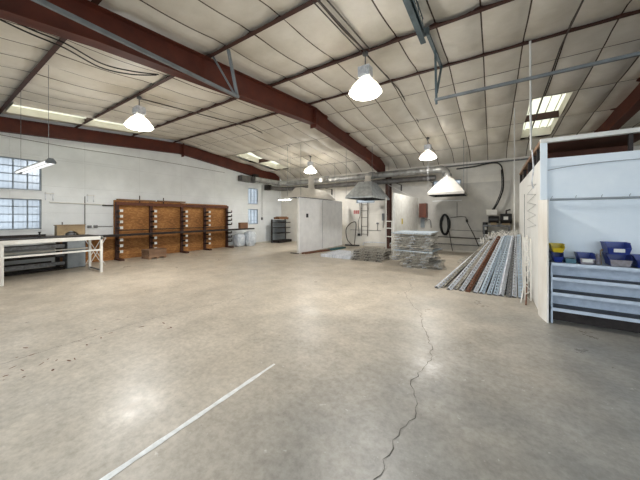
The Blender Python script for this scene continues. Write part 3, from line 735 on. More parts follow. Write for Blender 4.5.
for i, (y, l) in enumerate(((2.28, 'small white wire bracket on the left wall beside the window'), (3.25, 'small white wire bracket on the left wall left of the chipboard'))):
    o = thing('wall_bracket', l, 'bracket', (XL, y, 2.05))
    mb = MB(); mb.box(XL, XL + .02, y - .09, y - .07, 1.98, 2.22); mb.box(XL, XL + .02, y + .07, y + .09, 1.98, 2.22); mb.build('upright_strip', M['galv'], o)
    mb = MB(); mb.box(XL + .02, XL + .05, y - .1, y + .1, 2.18, 2.2); mb.build('cross_bar', M['white'], o)
# wooden crate on the floor
o = thing('wooden_crate', 'low weathered wooden crate on the floor before the chipboard', 'crate', (-10.3, 4.9, 0))
cx, cy, a = -10.28, 4.83, math.radians(2); cw, cl, ch = .44, .78, .30
def rt(x, y, z): return (cx + x * math.cos(a) - y * math.sin(a), cy + x * math.sin(a) + y * math.cos(a), z)
def rbox(mb, x0, x1, y0, y1, z0, z1): mb.hexa([rt(x0, y0, z0), rt(x1, y0, z0), rt(x1, y1, z0), rt(x0, y1, z0)], [rt(x0, y0, z1), rt(x1, y0, z1), rt(x1, y1, z1), rt(x0, y1, z1)])
cw = .52; cl = .60
for s in (-1, 0, 1):
    mb = MB(); rbox(mb, -cw / 2, cw / 2, s * (cl / 2 - .04) - .04, s * (cl / 2 - .04) + .04, 0, .05); mb.build('skid', M['wood'], o)
for k in range(2):
    mb = MB(); rbox(mb, cw / 2 - .02, cw / 2, -cl / 2, cl / 2, .055 + k * .13, .175 + k * .13); mb.build('side_board', M['wood'], o)
    mb = MB(); rbox(mb, -cw / 2, -cw / 2 + .02, -cl / 2, cl / 2, .055 + k * .13, .175 + k * .13); mb.build('side_board', M['wood'], o)
    mb = MB(); rbox(mb, -cw / 2 + .021, cw / 2 - .021, -cl / 2, -cl / 2 + .02, .055 + k * .13, .175 + k * .13); mb.build('end_board', M['wood'], o)
for k in range(4):
    x = -cw / 2 + k * cw / 4; mb = MB(); rbox(mb, x + .004, x + cw / 4 - .004, -cl / 2 - .01, cl / 2 + .01, .306, .325); mb.build('lid_board', M['wood'], o)

# far end of the plank: bagged goods, a box
mb = MB(); mb.box(-10.50, -10.34, 8.82, 9.30, .912, 1.20)
tag(mb.build('brown_box', M['card'], thing=(-10.5, 9.05, .912), bevel=.01), 'brown cardboard box standing on the far end of the long plank', 'box')
def bag(cx, cy, sx, sy, sz, label, seed):
    rnd = random.Random(seed); bm = bmesh.new(); bmesh.ops.create_icosphere(bm, subdivisions=4, radius=1)
    from mathutils import noise as nz
    for v in bm.verts:
        p = v.co.copy(); q = Vector([math.copysign(abs(c) ** .55, c) for c in p]); q.x *= sx; q.y *= sy; q.z *= sz
        q *= 1 + .13 * nz.noise(p * 2.4 + Vector((seed, 0, 0))); q += p * .03 * nz.noise(p * 7)
        q.z = max(q.z, -sz * .95); v.co = q
    zmin = min(v.co.z for v in bm.verts)
    for v in bm.verts: v.co.z -= zmin
    me = bpy.data.meshes.new('wrapped_bundle'); bm.to_mesh(me); bm.free(); me.materials.append(M['tarp'])
    for p in me.polygons: p.use_smooth = True
    ob = bpy.data.objects.new('wrapped_bundle', me); COL.objects.link(ob); ob.location = (cx, cy, 0); tag(ob, label, 'bundle')
bag(-10.62, 8.98, .22, .25, .33, 'pale plastic wrapped bundle directly right of the chipboard', 3)
bag(-10.45, 9.52, .26, .28, .38, 'crumpled white wrapped bundle under the far end of the plank', 9)

# gondola shelf in the far left corner
o = thing('shelf_unit', 'slate grey open shelf unit in the far left corner', 'shelf', (-10.5, 11.7, 0))
mb = MB(); mb.box(-10.52, -10.48, 11.2, 12.36, .05, 1.30); mb.build('back_panel', M['gondola'], o)
for y in (11.2, 12.36):
    mb = MB(); mb.box(-10.54, -10.46, y - .03, y + .03, 0, 1.34); mb.build('upright', M['steel_dark'], o)
for z in (.55, .86, 1.16):
    mb = MB(); mb.box(-10.46, -10.08, 11.24, 12.34, z, z + .02); mb.box(-10.09, -10.07, 11.24, 12.34, z - .02, z + .025); mb.build('shelf', M['steel_dark'], o)
mb = MB(); mb.box(-10.46, -9.98, 11.24, 12.34, .02, .16); mb.build('base_shelf', M['steel_dark'], o)
mb = MB(); mb.box(-10.5, -10.1, 11.35, 12.2, 1.3405, 1.46); mb.box(-10.45, -10.12, 11.45, 12.1, 1.46, 1.5)
tag(mb.build('flat_cardboard_box', M['card'], thing=(-10.3, 11.8, 1.34), bevel=.01), 'flat brown cardboard box on top of the slate shelf unit', 'box')
cable('wall_conduit', [(XL + .03, 11.0, 3.3), (XL + .03, 11.0, 1.45)], .008, 'thin conduit dropping down the left wall near the far corner', 'conduit', 'pipe', smooth=False)
mb = MB(); mb.box(XL, XL + .06, 10.95, 11.05, 1.3, 1.45); tag(mb.build('switch_box', M['galv_dark'], thing=(XL, 11, 1.3)), 'small grey switch box on the left wall near the far corner', 'switch')

# ------------------------------------------------------------------ duct work
def ribbed(mb, pts, r, n=14, pitch=.25):
    """tube with spiral lock seams suggested by small beads"""
    out = []; rad = []
    for a, b in zip(pts, pts[1:]):
        a = Vector(a); b = Vector(b); L = (b - a).length; k = max(1, int(L / pitch))
        for i in range(k):
            out += [a.lerp(b, i / k), a.lerp(b, (i + .06) / k), a.lerp(b, (i + .12) / k)]; rad += [r, r + .008, r]
    out.append(Vector(pts[-1])); rad.append(r)
    mb.tube(out, rad, n)
def seg_elbow(mb, p, ax1, ax2, R, r, n=5, N=14):
    """quarter bend from direction ax1 into ax2, starting at p"""
    p = Vector(p); a = Vector(ax1); b = Vector(ax2); c = p + b * R; pts = []
    for i in range(n + 1):
        t = PI / 2 * i / n; pts.append(c - b * R * math.cos(t) + a * R * math.sin(t))
    mb.tube(pts, r, N); return pts[-1]
o = thing('round_duct', 'upper round sheet metal duct running along the back wall', 'duct', (-5, 11.5, 3.4))
mb = MB(); ribbed(mb, [(-9.6, 11.5, 3.33), (-1.75, 11.5, 3.38)], .135); mb.build('duct_run', M['duct'], o)
mb = MB(); e = seg_elbow(mb, (-1.76, 11.5, 3.38), (1, 0, 0), (0, -.45, -.9), .26, .15); mb.build('elbow', M['duct'], o)
mb = MB(); ribbed(mb, [(-9.6, 11.5, 3.33), (-10.05, 11.2, 3.36), (-10.35, 10.5, 3.42), (-10.55, 9.95, 3.47)], .14, pitch=.12); mb.build('flexible_section', M['duct'], o)
o = thing('lower_duct', 'lower dark round duct running close to the back wall', 'duct', (-5, 12.1, 3.1))
mb = MB(); ribbed(mb, [(-10.2, 12.1, 3.12), (-2.0, 12.1, 3.14)], .12); mb.build('duct_run', M['duct_dark'], o)
mb = MB(); mb.tube([(-10.2, 12.1, 3.12), (-10.5, 11.8, 3.12), (-10.62, 11.2, 3.14)], .12, 14); mb.build('bend', M['duct_dark'], o)
mb = MB()
for x in (-9, -7.4, -5.6, -3.6, -2.2): mb.box(x - .015, x + .015, 11.94, 12.69, 2.98, 3.0); mb.box(x - .015, x + .015, 12.60, 12.69, 2.7, 3.0)
mb.build('wall_bracket', M['steel_dark'], o)
o = thing('exhaust_fan', 'grey box fan high on the left wall feeding the ducts', 'fan', (-10.85, 9.6, 3.45))
mb = MB(); mb.box(-11.05, -10.72, 9.25, 9.95, 3.33, 3.62); mb.build('fan_box', M['duct_dark'], o, .01)
mb = MB(); mb.tube([(-10.9, 9.94, 3.47), (-10.72, 10.02, 3.47), (-10.56, 10.0, 3.47)], [.15, .18, .16], 16); mb.build('outlet_collar', M['duct_dark'], o)
mb = MB(); mb.box(-10.78, -10.5, 9.95, 10.2, 3.40, 3.75); mb.build('motor', M['steel_dark'], o, .02)
mb = MB(); mb.box(-10.9, -10.6, 11.0, 11.3, 3.0, 3.3)
tag(mb.build('junction_box', M['steel_dark'], thing=(-10.75, 11.1, 3.0), bevel=.01), 'dark box under the duct bend at the far left corner', 'box')

# exhaust hoods
def hood(name, label, x0, x1, y0, y1, zb, zt, tx0, tx1, ty0, ty1, m_out, m_in, lip=.10, drop_from=3.38, vent='duct'):
    o = thing(name, label, 'exhaust hood', ((x0 + x1) / 2, (y0 + y1) / 2, zb), 'exhaust hoods over the booths')
    mb = MB(); c = [(x0, y0), (x1, y0), (x1, y1), (x0, y1)]; t = [(tx0, ty0), (tx1, ty0), (tx1, ty1), (tx0, ty1)]
    vs = [(*p, zb + lip) for p in c] + [(*p, zt) for p in t]
    mb.add(vs, [(0, 1, 5, 4), (1, 2, 6, 5), (2, 3, 7, 6), (3, 0, 4, 7), (4, 5, 6, 7)]); mb.build('canopy', m_out, o)
    mb = MB(); s = .01
    mb.box(x0, x1, y0, y0 + s, zb, zb + lip); mb.box(x0, x1, y1 - s, y1, zb, zb + lip); mb.box(x0, x0 + s, y0, y1, zb, zb + lip); mb.box(x1 - s, x1, y0, y1, zb, zb + lip); mb.build('skirt', m_out, o)
    g = .02; mb = MB(); c = [(x0 + g, y0 + g), (x1 - g, y0 + g), (x1 - g, y1 - g), (x0 + g, y1 - g)]; t = [(tx0 + g, ty0 + g), (tx1 - g, ty0 + g), (tx1 - g, ty1 - g), (tx0 + g, ty1 - g)]
    vs = [(*p, zb + .01) for p in c] + [(*p, zt - .03) for p in t]
    mb.add(vs, [(0, 4, 5, 1), (1, 5, 6, 2), (2, 6, 7, 3), (3, 7, 4, 0), (4, 7, 6, 5)]); mb.build('lining', m_in, o)
    cx, cy = (tx0 + tx1) / 2, (ty0 + ty1) / 2
    if vent:
        mb = MB(); mb.tube([(cx, cy, zt - .01), (cx, cy, zt + .06), (cx, cy, zt + .061), (cx, cy, drop_from)], [.16, .16, .13, .13], 14); mb.build('vent_pipe', M['hood_white'] if vent == 'duct' else M['duct'], o)
    for (px, py) in ((x0 + .03, y0 + .03), (x1 - .03, y0 + .03), (x1 - .03, y1 - .03)):
        mb = MB(); mb.tube([(px, py, zb + lip), (px, py, zblanket(py) - .01)], .007, 5); mb.build('hanging_rod', M['galv_dark'], o)
    return o
hood('exhaust_hood', 'cream metal exhaust hood above the first white booth partition', -7.15, -6.4, 8.5, 11.3, 2.285, 2.72, -6.95, -6.65, 8.85, 10.75, M['hood_white'], M['hood_in'], .03, 3.3)
hood('exhaust_hood', 'shiny galvanised exhaust hood in front of the cream back wall', -5.2, -3.98, 10.0, 12.1, 2.26, 3.0, -4.85, -4.35, 10.6, 11.4, M['hood_metal'], M['hood_in'], .06, 3.28)
hood('exhaust_hood', 'white pyramid exhaust hood beneath the far right lamp', -2.04, -.80, 10.5, 12.0, 2.30, 2.95, -1.62, -1.24, 11.1, 11.4, M['hood_far'], M['hood_in'], .08, 3.05, 'duct')
mb = MB(); mb.tube([(-1.43, 11.25, 2.96), (-1.43, 11.25, 3.05), (-1.43, 11.3, 3.12)], .14, 14)
tag(mb.build('hood_elbow', M['duct'], thing=(-1.43, 11.25, 2.96)), 'cream duct elbow joining the white pyramid hood to the duct', 'duct')
strip_light((-8.35, 9.4, 2.30), (-7.62, 9.4, 2.30), 'lit tube fixture left of the first booth partition', True, True)
# damper fittings on the upper duct
for i, (x, l) in enumerate(((-7.02, 'cream damper collar on the upper duct above the first hood'), (-4.6, 'cream damper collar on the upper duct above the galvanised hood'))):
    o = thing('damper_collar', l, 'duct fitting', (x, 11.5, 3.38))
    mb = MB(); mb.tube([(x - .11, 11.5, 3.37), (x + .11, 11.5, 3.37)], .165, 16); mb.build('collar', M['duct'], o)
    mb = MB(); mb.tube([(x, 11.3, 3.37), (x, 10.9, 3.28)], .10, 12); mb.build('branch', M['hood_far'], o)

# ------------------------------------------------------------------ booth partitions
o = thing('booth_partition', 'tall white stained booth partition under the cream hood', 'partition', (-6.5, 10.2, 0))
mb = MB(); mb.box(-6.53, -6.47, 8.5, 12.1, .03, 2.27); mb.build('panel', M['white_stain'], o, .004)
mb = MB(); mb.box(-6.465, -6.46, 10.2, 10.21, .05, 2.25); mb.build('joint_strip', M['grey_rail'], o)
mb = MB(); mb.box(-6.47, -6.45, 8.95, 9.08, 1.46, 1.62)
tag(mb.build('notice_plate', M['blackp'], thing=(-6.46, 9.0, 1.46)), 'small black notice plate on the first white partition', 'sign')
mb = MB(); mb.tube([(-6.56, 8.47, 0), (-6.56, 8.47, 2.29)], .02, 8); mb.build('edge_post', M['white'], o)
mb = MB(); mb.box(-6.9, -6.5, 8.44, 8.5, 0, .03); mb.build('foot', M['steel_dark'], o)
o = thing('booth_partition', 'white booth partition right of the dark red column', 'partition', (-2.85, 10.8, 0))
mb = MB(); mb.box(-2.88, -2.82, 9.07, 12.5, .03, 2.32); mb.build('panel', M['white'], o, .004)
mb = MB(); mb.box(-2.88, -2.82, 9.2, 9.26, 0, .03); mb.box(-2.88, -2.82, 12.3, 12.4, 0, .03); mb.build('foot', M['steel_dark'], o)
mb = MB(); mb.box(-2.82, -2.80, 9.95, 10.03, 1.22, 1.42); tag(mb.build('yellow_label', M['yellow'], thing=(-2.81, 10, 1.22)), 'small yellow label on the second white partition', 'sign')
# pipe stand before it
o = thing('pipe_stand', 'white pipe frame standing behind the mesh panel stack', 'stand', (-3.1, 9.3, 0))
for x, y in ((-3.22, 9.38), (-2.98, 9.30)):
    mb = MB(); mb.tube([(x, y, 0), (x, y, 2.18 if x < -3.1 else 1.35)], .02, 8); mb.build('post', M['white'], o)
for z in (.78, 1.08, 1.33):
    mb = MB(); mb.tube([(-3.22, 9.38, z), (-2.98, 9.30, z)], .018, 8); mb.build('cross_pipe', M['white'], o)
# diagonal brace cable
cable('guy_cable', [(-4.1, 12.2, 3.0), (-2.85, 12.2, 2.3)], .012, 'pale diagonal brace from the column to the second partition', 'white', 'cable', smooth=False)

# ------------------------------------------------------------------ back wall fittings
yw = YB - .03
# booth 2
o = thing('red_notice', 'trio of red safety notices on the cream back wall', 'sign', (-6.0, yw, 1.7))
for k in range(3):
    mb = MB(); mb.box(-6.1 + k * .11, -6.01 + k * .11, YB - .012, YB, 1.64, 1.82); b_ = mb.build('notice_sheet', M['red'], o)
    mb = MB()
    for q in range(3): mb.box(-6.09 + k * .11, -6.03 + k * .11, YB - .0135, YB - .012, 1.67 + q * .045, 1.68 + q * .045)
    mb.build('text_line', M['label'], b_)
o = thing('wall_ladder', 'narrow grey metal ladder frame fixed on the cream back wall', 'ladder', (-5.45, YB, .5))
for x in (-5.64, -5.30):
    mb = MB(); mb.box(x - .014, x + .014, YB - .08, YB - .05, .5, 2.2); mb.build('rail', M['conduit'], o)
for z in (.6, 1.0, 1.45, 1.8, 2.1):
    mb = MB(); mb.tube([(-5.64, YB - .065, z), (-5.30, YB - .065, z)], .012, 6); mb.build('rung', M['conduit'], o)
mb = MB()
for x in (-5.64, -5.30):
    for z in (.7, 1.9): mb.box(x - .01, x + .01, YB - .05, YB, z, z + .03)
mb.build('standoff', M['conduit'], o)
cable('hose_loop', [(-6.05, 12.4, .03), (-6.35, 12.45, .3), (-6.45, 12.5, .8), (-6.25, 12.5, 1.1), (-6.0, 12.55, 1.22), (-5.9, 12.55, 1.1), (-5.92, 12.5, .5), (-5.95, 12.45, .022)], .022, 'grey hose looped against the cream back wall', 'conduit', 'hose')
cable('wall_conduit', [(-6.3, yw, .80), (-4.6, yw, .80)], .010, 'horizontal conduit low across the cream back wall', 'conduit', 'pipe', smooth=False)
cable('drop_cable', [(-5.75, yw, 2.2), (-5.72, yw, 1.6), (-5.82, yw, 1.2), (-5.78, yw, .6)], .010, 'thin cable hanging down left of the wall ladder', 'conduit')
mb = MB(); mb.box(-5.85, -5.72, YB - .07, YB, .50, .62); tag(mb.build('socket_box', M['blackp'], thing=(-5.8, YB, .5)), 'black socket at the end of the hanging cable', 'socket')
for x, z0_, z1_, l in ((-4.78, .8, 1.2, 'short vertical conduit with grey valve on the back wall, left one'), (-4.5, .95, 1.65, 'short vertical conduit with long handle on the back wall, right one')):
    o = thing('valve_pipe', l, 'pipe', (x, yw, z0_)); mb = MB(); mb.tube([(x, yw, z0_), (x, yw, z1_)], .012, 6); mb.build('riser', M['conduit'], o)
    mb = MB(); mb.box(x - .05, x + .05, YB - .07, YB - .02, z1_ - (.08 if x < -4.6 else .35), z1_); mb.build('valve', M['galv_dark'], o, .005)
cable('floor_pipe', [(-5.5, 12.5, .05), (-5.2, 12.5, .22), (-3.3, 12.5, .20)], .025, 'pale pipe running along the foot of the back wall', 'galv', 'pipe')
mb = MB(); mb.tube([(-6.35, 12.2, .04), (-5.6, 12.3, .04)], .035, 8); tag(mb.build('floor_hose', M['steel_dark'], thing=(-6.3, 12.2, .04)), 'dark pipe piece on the floor at the back wall', 'pipe')
# booth 3
o = thing('wall_cabinet', 'red brown wooden cabinet on the back wall beside the second partition', 'cabinet', (-2.5, YB, 1.4))
mb = MB(); mb.box(-2.72, -2.42, 12.30, 12.69, 1.45, 2.08); mb.build('body', M['redwood'], o, .006)
mb = MB(); mb.box(-2.71, -2.43, 12.28, 12.298, 1.46, 2.07); mb.build('door', M['redwood'], o, .003)
mb = MB(); mb.box(-2.72, -2.55, 12.62, 12.68, 1.0, 1.445)
tag(mb.build('blue_board', M['gondola'], thing=(-2.6, 12.65, 1.0)), 'blue grey board beneath the red brown cabinet', 'board')
cable('pipe_fitting', [(-2.5, 12.68, 1.3), (-2.3, 12.5, 1.35), (-2.25, 12.5, 1.0)], .018, 'bent grey pipe beside the blue grey board', 'galv_dark', 'pipe')
# hose coil
o = thing('hose_coil', 'black rubber hose coiled on a hook on the back wall', 'hose', (-1.72, 12.5, 1.1))
rnd = random.Random(8); pts = []
for k in range(110):
    t = k / 20 * 2 * PI; rx = .16 + rnd.uniform(-.012, .012) + .035 * math.sin(k * .23); rz = .42 + .03 * math.sin(k * .21)
    pts.append((-1.70 + rx * math.cos(t), 12.56 - .03 * math.sin(k * .5) - .0006 * k, 1.15 + rz * math.sin(t)))
mb = MB(); mb.tube(pts, .026, 7); mb.build('coil', M['black'], o)
mb = MB(); mb.box(-1.74, -1.66, 12.5, 12.69, 1.50, 1.56); mb.build('hook', M['galv_dark'], o)
cable('hose_tail', [(-1.55, 12.5, 1.0), (-1.48, 12.5, .5), (-1.40, 12.45, .05)], .014, 'thin black hose trailing to the floor below the coil', 'black', 'hose')
o = thing('spray_wand', 'black spray wand hanging from a bent wall pipe', 'hose', (-1.2, 12.6, 1.4))
mb = MB(); mb.tube([(-1.50, 12.62, 1.45), (-1.1, 12.6, 1.50), (-.92, 12.55, 1.48), (-.88, 12.5, 1.36)], .013, 6); mb.build('wall_pipe', M['conduit'], o)
mb = MB(); mb.tube([(-.88, 12.5, 1.38), (-.86, 12.5, 1.26)], .04, 8); mb.build('coupling', M['black'], o)
mb = MB(); mb.tube([(-.86, 12.5, 1.26), (-.60, 12.5, .7), (-.45, 12.45, .3)], .016, 6); mb.build('lance', M['black'], o)
cable('wall_conduit', [(-1.25, yw, 2.1), (-1.25, yw, 1.5)], .009, 'thin vertical conduit below the white pyramid hood', 'conduit', 'pipe', smooth=False)
cable('wall_pipe', [(-2.0, 12.62, .62), (.4, 12.62, .58)], .018, 'dark pipe across the back wall, middle one of three', 'steel_dark', 'pipe', smooth=False)
cable('wall_pipe', [(-2.0, 12.62, .32), (.4, 12.62, .30)], .016, 'grey pipe across the back wall, lowest one of three', 'galv_dark', 'pipe', smooth=False)
cable('wall_pipe', [(-1.5, 12.62, .92), (.4, 12.62, .90)], .010, 'thin pipe across the back wall, highest one of three', 'galv_dark', 'pipe', smooth=False)
cable('black_hose', [(-1.25, 12.5, 3.50), (-.6, 12.45, 3.53), (0.0, 12.4, 3.60), (.25, 12.4, 3.52), (.34, 12.4, 3.25), (.36, 12.4, 2.6), (.22, 12.4, 2.1), (.05, 12.4, 1.75)], .028, 'thick black hose rising from the pump to the ceiling', 'black', 'hose')
cable('black_hose', [(.30, 12.35, 3.3), (.31, 12.35, 2.6), (.15, 12.35, 2.05), (-.0, 12.35, 1.75)], .018, 'thin black hose beside the thick one above the pump', 'black', 'hose')
cable('eave_pipe', [(-3.9, 12.55, 3.62), (2.4, 12.55, 3.66)], .03, 'pipe running along the top of the back wall', 'galv_dark', 'pipe', smooth=False)
# pump on bracket
o = thing('air_pump', 'black motor driven pump on a steel stand by the back wall', 'pump', (.2, 12.3, 0))
mb = MB(); mb.tube([(-.12, 12.2, 1.38), (.22, 12.2, 1.38)], .14, 18); mb.build('motor', M['blackp'], o)
mb = MB(); mb.tube([(.26, 12.2, 1.42), (.62, 12.2, 1.42)], [.19, .19], 18); mb.build('pump_head', M['blackp'], o)
mb = MB(); mb.box(.36, .50, 11.99, 12.02, 1.38, 1.50); mb.build('rating_plate', M['label'], o)
mb = MB(); mb.box(-.18, .16, 12.08, 12.32, 1.56, 1.76); mb.build('control_box', M['white'], o, .01)
mb = MB(); mb.tube([(-.22, 12.2, 1.28), (-.22, 12.2, .82)], [.09, .09], 14); mb.build('filter_bowl', M['blackp'], o)
mb = MB(); mb.box(-.27, -.17, 12.09, 12.11, .98, 1.10); mb.build('filter_label', M['label'], o)
mb = MB(); mb.box(-.3, .58, 12.0, 12.45, 1.12, 1.18); mb.build('shelf_plate', M['galv_dark'], o)
for x in (-.26, .54):
    for y in (12.03, 12.42):
        mb = MB(); mb.box(x - .02, x + .02, y - .02, y + .02, 0, 1.12); mb.build('leg', M['galv_dark'], o)
mb = MB(); mb.box(-.05, .15, 12.05, 12.35, 1.18, 1.27); mb.build('mounting_foot', M['tanply'], o)
mb = MB(); mb.box(.32, .55, 12.05, 12.35, 1.18, 1.25); mb.build('mounting_foot', M['tanply'], o)
mb = MB(); mb.tube([(.45, 12.2, 1.60), (.45, 12.2, 1.72), (.58, 12.2, 1.76)], .03, 8); mb.build('pipe_stub', M['steel_dark'], o)

def dup_place(o, loc, rot, label):
    o.location = loc; o.rotation_euler = rot; o['label'] = label
# ------------------------------------------------------------------ mesh deck stacks
def wire_deck(name, L, W, label, cat='mesh deck', group=None, rim='galv', dense=1.0, sheet=None):
    """flat welded wire deck L (x) by W (y), with waterfall ends and support channels, origin at bottom centre"""
    o = thing(name, label, cat, (0, 0, 0), group)
    mb = MB(); n = int(L / .075 * dense)
    for i in range(n + 1): x = -L / 2 + L * i / n; mb.bar((x, -W / 2, .052), (x, W / 2, .052), .008, .008)
    m = int(W / .11)
    for i in range(m + 1): y = -W / 2 + W * i / m; mb.bar((-L / 2, y, .058), (L / 2, y, .058), .009, .009)
    for s in (-1, 1):
        for i in range(n + 1): x = -L / 2 + L * i / n; mb.bar((x, s * W / 2, .052), (x, s * (W / 2 + .012), .008), .006, .006)
        mb.bar((-L / 2, s * (W / 2 + .012), .008), (L / 2, s * (W / 2 + .012), .008), .016, .014)
        mb.bar((-L / 2, s * (W / 2 + .006), .03), (L / 2, s * (W / 2 + .006), .03), .006, .006)
    mb.build('wire_mesh', M['wire'], o)
    for x in (-L * .36, 0, L * .36):
        mb = MB(); mb.box(x - .055, x + .055, -W / 2 - .03, W / 2 + .03, .040, .048); mb.box(x - .055, x - .049, -W / 2 - .03, W / 2 + .03, .006, .048); mb.box(x + .049, x + .055, -W / 2 - .03, W / 2 + .03, .006, .048)
        mb.build('support_channel', M[rim], o)
    if sheet:
        mb = MB(); mb.box(-L / 2, L / 2, -W / 2, W / 2, .062, .066); mb.box(-L / 2, L / 2, -W / 2 - .004, -W / 2, .03, .066); mb.build('cover_sheet', M[sheet], o)
    return o
GRP = 'galvanised mesh panels stacked flat'
SX, SY = -1.98, 8.55
ordn = ['lowest', 'second from the bottom', 'third from the bottom', 'fourth from the bottom', 'fifth from the bottom', 'sixth from the bottom', 'seventh from the bottom', 'eighth from the bottom', 'ninth from the bottom', 'tenth from the bottom', 'eleventh from the bottom', 'topmost']
deck = wire_deck('mesh_panel', 1.15, 1.15, 'galvanised mesh panel in the tall stack, lowest', group=GRP)
deckB = wire_deck('mesh_panel', 1.15, 1.1, 'x', group=GRP, rim='galv_blue', sheet='galv_blue')
rnd = random.Random(21); z = 0.0
for k in range(12):
    rz = rnd.uniform(-.11, .11) + (.35 if k == 0 else 0); dx = rnd.uniform(-.07, .07) + (.17 if k < 2 else 0); dy = rnd.uniform(-.08, .08)
    src = deckB if k in (5, 11) else deck
    lab = 'galvanised mesh panel in the tall stack, ' + ordn[k]
    if k == 11: lab = 'pale blue sheeted panel lying on top of the tall mesh stack'
    if k == 5: lab = 'blue sheeted panel midway up the tall mesh stack'
    tilt = (rnd.uniform(-.004, .004), rnd.uniform(-.004, .004), rz)
    if k == 0 : deck.location = (SX + dx, SY + dy, z); deck.rotation_euler = tilt
    elif k == 5: deckB.location = (SX + dx, SY + dy, z); deckB.rotation_euler = tilt; deckB['label'] = lab
    else: dup(src, (SX + dx, SY + dy, z), tilt, lab)
    z += .094 if k % 3 else .076
    if k < 11:   # little bearers keep the panels apart
        pass
# low stack of mesh panels left of it
deckC = wire_deck('mesh_panel', 1.15, 1.15, 'x', group='mesh panels in the low stack', rim='steel_dark')
for k in range(4):
    dd = deckC if k == 0 else dup(deckC, (0, 0, 0))
    dup_place(dd, (-3.55 + rnd.uniform(-.03, .03), 8.95 + rnd.uniform(-.03, .03), k * .0885), (0, 0, rnd.uniform(-.04, .04)), 'galvanised mesh panel in the low stack behind the pipe stand, ' + ['lowest', 'second', 'third', 'topmost'][k])
# flat channels on the floor
GS = 'flat galvanised channels on the floor'
def channel(L, w_, h_, name, m_, label, cat, group, loc, rot):
    mb = MB(); mb.box(-L / 2, L / 2, -w_ / 2, w_ / 2, h_ - .004, h_); mb.box(-L / 2, L / 2, -w_ / 2, -w_ / 2 + .004, 0, h_ - .004); mb.box(-L / 2, L / 2, w_ / 2 - .004, w_ / 2, 0, h_ - .004)
    mb.box(-L / 2, L / 2, -w_ * .15, w_ * .15, h_, h_ + .004)
    ob = mb.build(name, m_); ob.location = loc; ob.rotation_euler = rot; return tag(ob, label, cat, group)
for layer in range(2):
    for k in range(8):
        channel(1.25, .15, .05, 'steel_channel', M['galv'], 'galvanised channel in the flat floor bundle, %s layer, %s' % (['bottom', 'top'][layer], ['nearest', 'second nearest', 'third nearest', 'fourth nearest', 'fifth nearest', 'sixth nearest', 'seventh nearest', 'farthest'][k]),
                'metal channel', GS, (-4.75 + .03 * k * 0 + rnd.uniform(-.03, .03), 8.45 + k * .175, layer * .056), (0, 0, rnd.uniform(-.02, .02)))
# coloured pieces at the foot of the first partition
for i, (x0_, y0_, x1_, y1_, w_, m_, l) in enumerate(((-6.38, 8.55, -6.10, 10.0, .07, 'rust', 'rusty steel length on the floor at the first partition, left one'), (-6.27, 8.6, -6.0, 10.05, .07, 'rust', 'rusty steel length on the floor at the first partition, right one'),
        (-6.12, 10.15, -6.0, 11.3, .09, 'teal_paint', 'teal painted steel length at the foot of the partition, left one'), (-5.98, 10.1, -5.86, 11.25, .09, 'teal_paint', 'teal painted steel length at the foot of the partition, right one'))):
    mb = MB(); mb.bar((x0_, y0_, .03), (x1_, y1_, .03), w_, .06); tag(mb.build('steel_length', M[m_], thing=(x0_, y0_, 0)), l, 'metal bar')

# ------------------------------------------------------------------ leaning pile of perforated posts
def post_mesh(L, m_, slots=True, w_=.068, d_=.055):
    """perforated U post along +z (local), web facing -y"""
    mb = MB(); t = .004; pitch = .10; n = int(L / pitch)
    ws = .010
    mb.box(-w_ / 2, -ws - .012, 0, t, 0, L); mb.box(ws + .012, w_ / 2, 0, t, 0, L); mb.box(-.005, .005, 0, t, 0, L)
    for i in range(n):
        z = i * pitch; mb.box(-ws - .012, ws + .012, 0, t, z, z + pitch * .4)
    mb.box(-ws - .012, ws + .012, 0, t, n * pitch, L)
    mb.box(-w_ / 2, -w_ / 2 + t, t, d_, 0, L); mb.box(w_ / 2 - t, w_ / 2, t, d_, 0, L)
    mb.box(-w_ / 2 + t, -w_ / 2 + .018, d_ - t, d_, 0, L); mb.box(w_ / 2 - .018, w_ / 2 - t, d_ - t, d_, 0, L)
    return mb
def lean(ob, base, top, roll=0.0):
    base = Vector(base); top = Vector(top); z = (top - base).normalized(); f = Vector((math.sin(roll), -math.cos(roll), .0))
    y = -(f - z * f.dot(z)).normalized(); x = y.cross(z)
    ob.rotation_mode = 'QUATERNION'; ob.rotation_quaternion = Matrix((x, y, z)).transposed().to_quaternion(); ob.location = base
PROTO = {}
def post(kind, L, base, top, label, roll=0.0):
    key = (kind, L)
    if key not in PROTO:
        o = thing('perforated_post', label, 'metal post', (0, 0, 0), 'perforated posts leaning in a fan')
        ob = post_mesh(L, kind).build('post_profile', M[kind], o)
        mb = MB(); mb.box(-.035, .035, -.008, .062, -.006, 0); mb.build('foot_plate', M['galv_dark'] if kind != 'rust' else M['rust'], o)
        PROTO[key] = o
    else:
        o = dup(PROTO[key], (0, 0, 0)); o['label'] = label
    lean(o, base, top, roll)
    return o
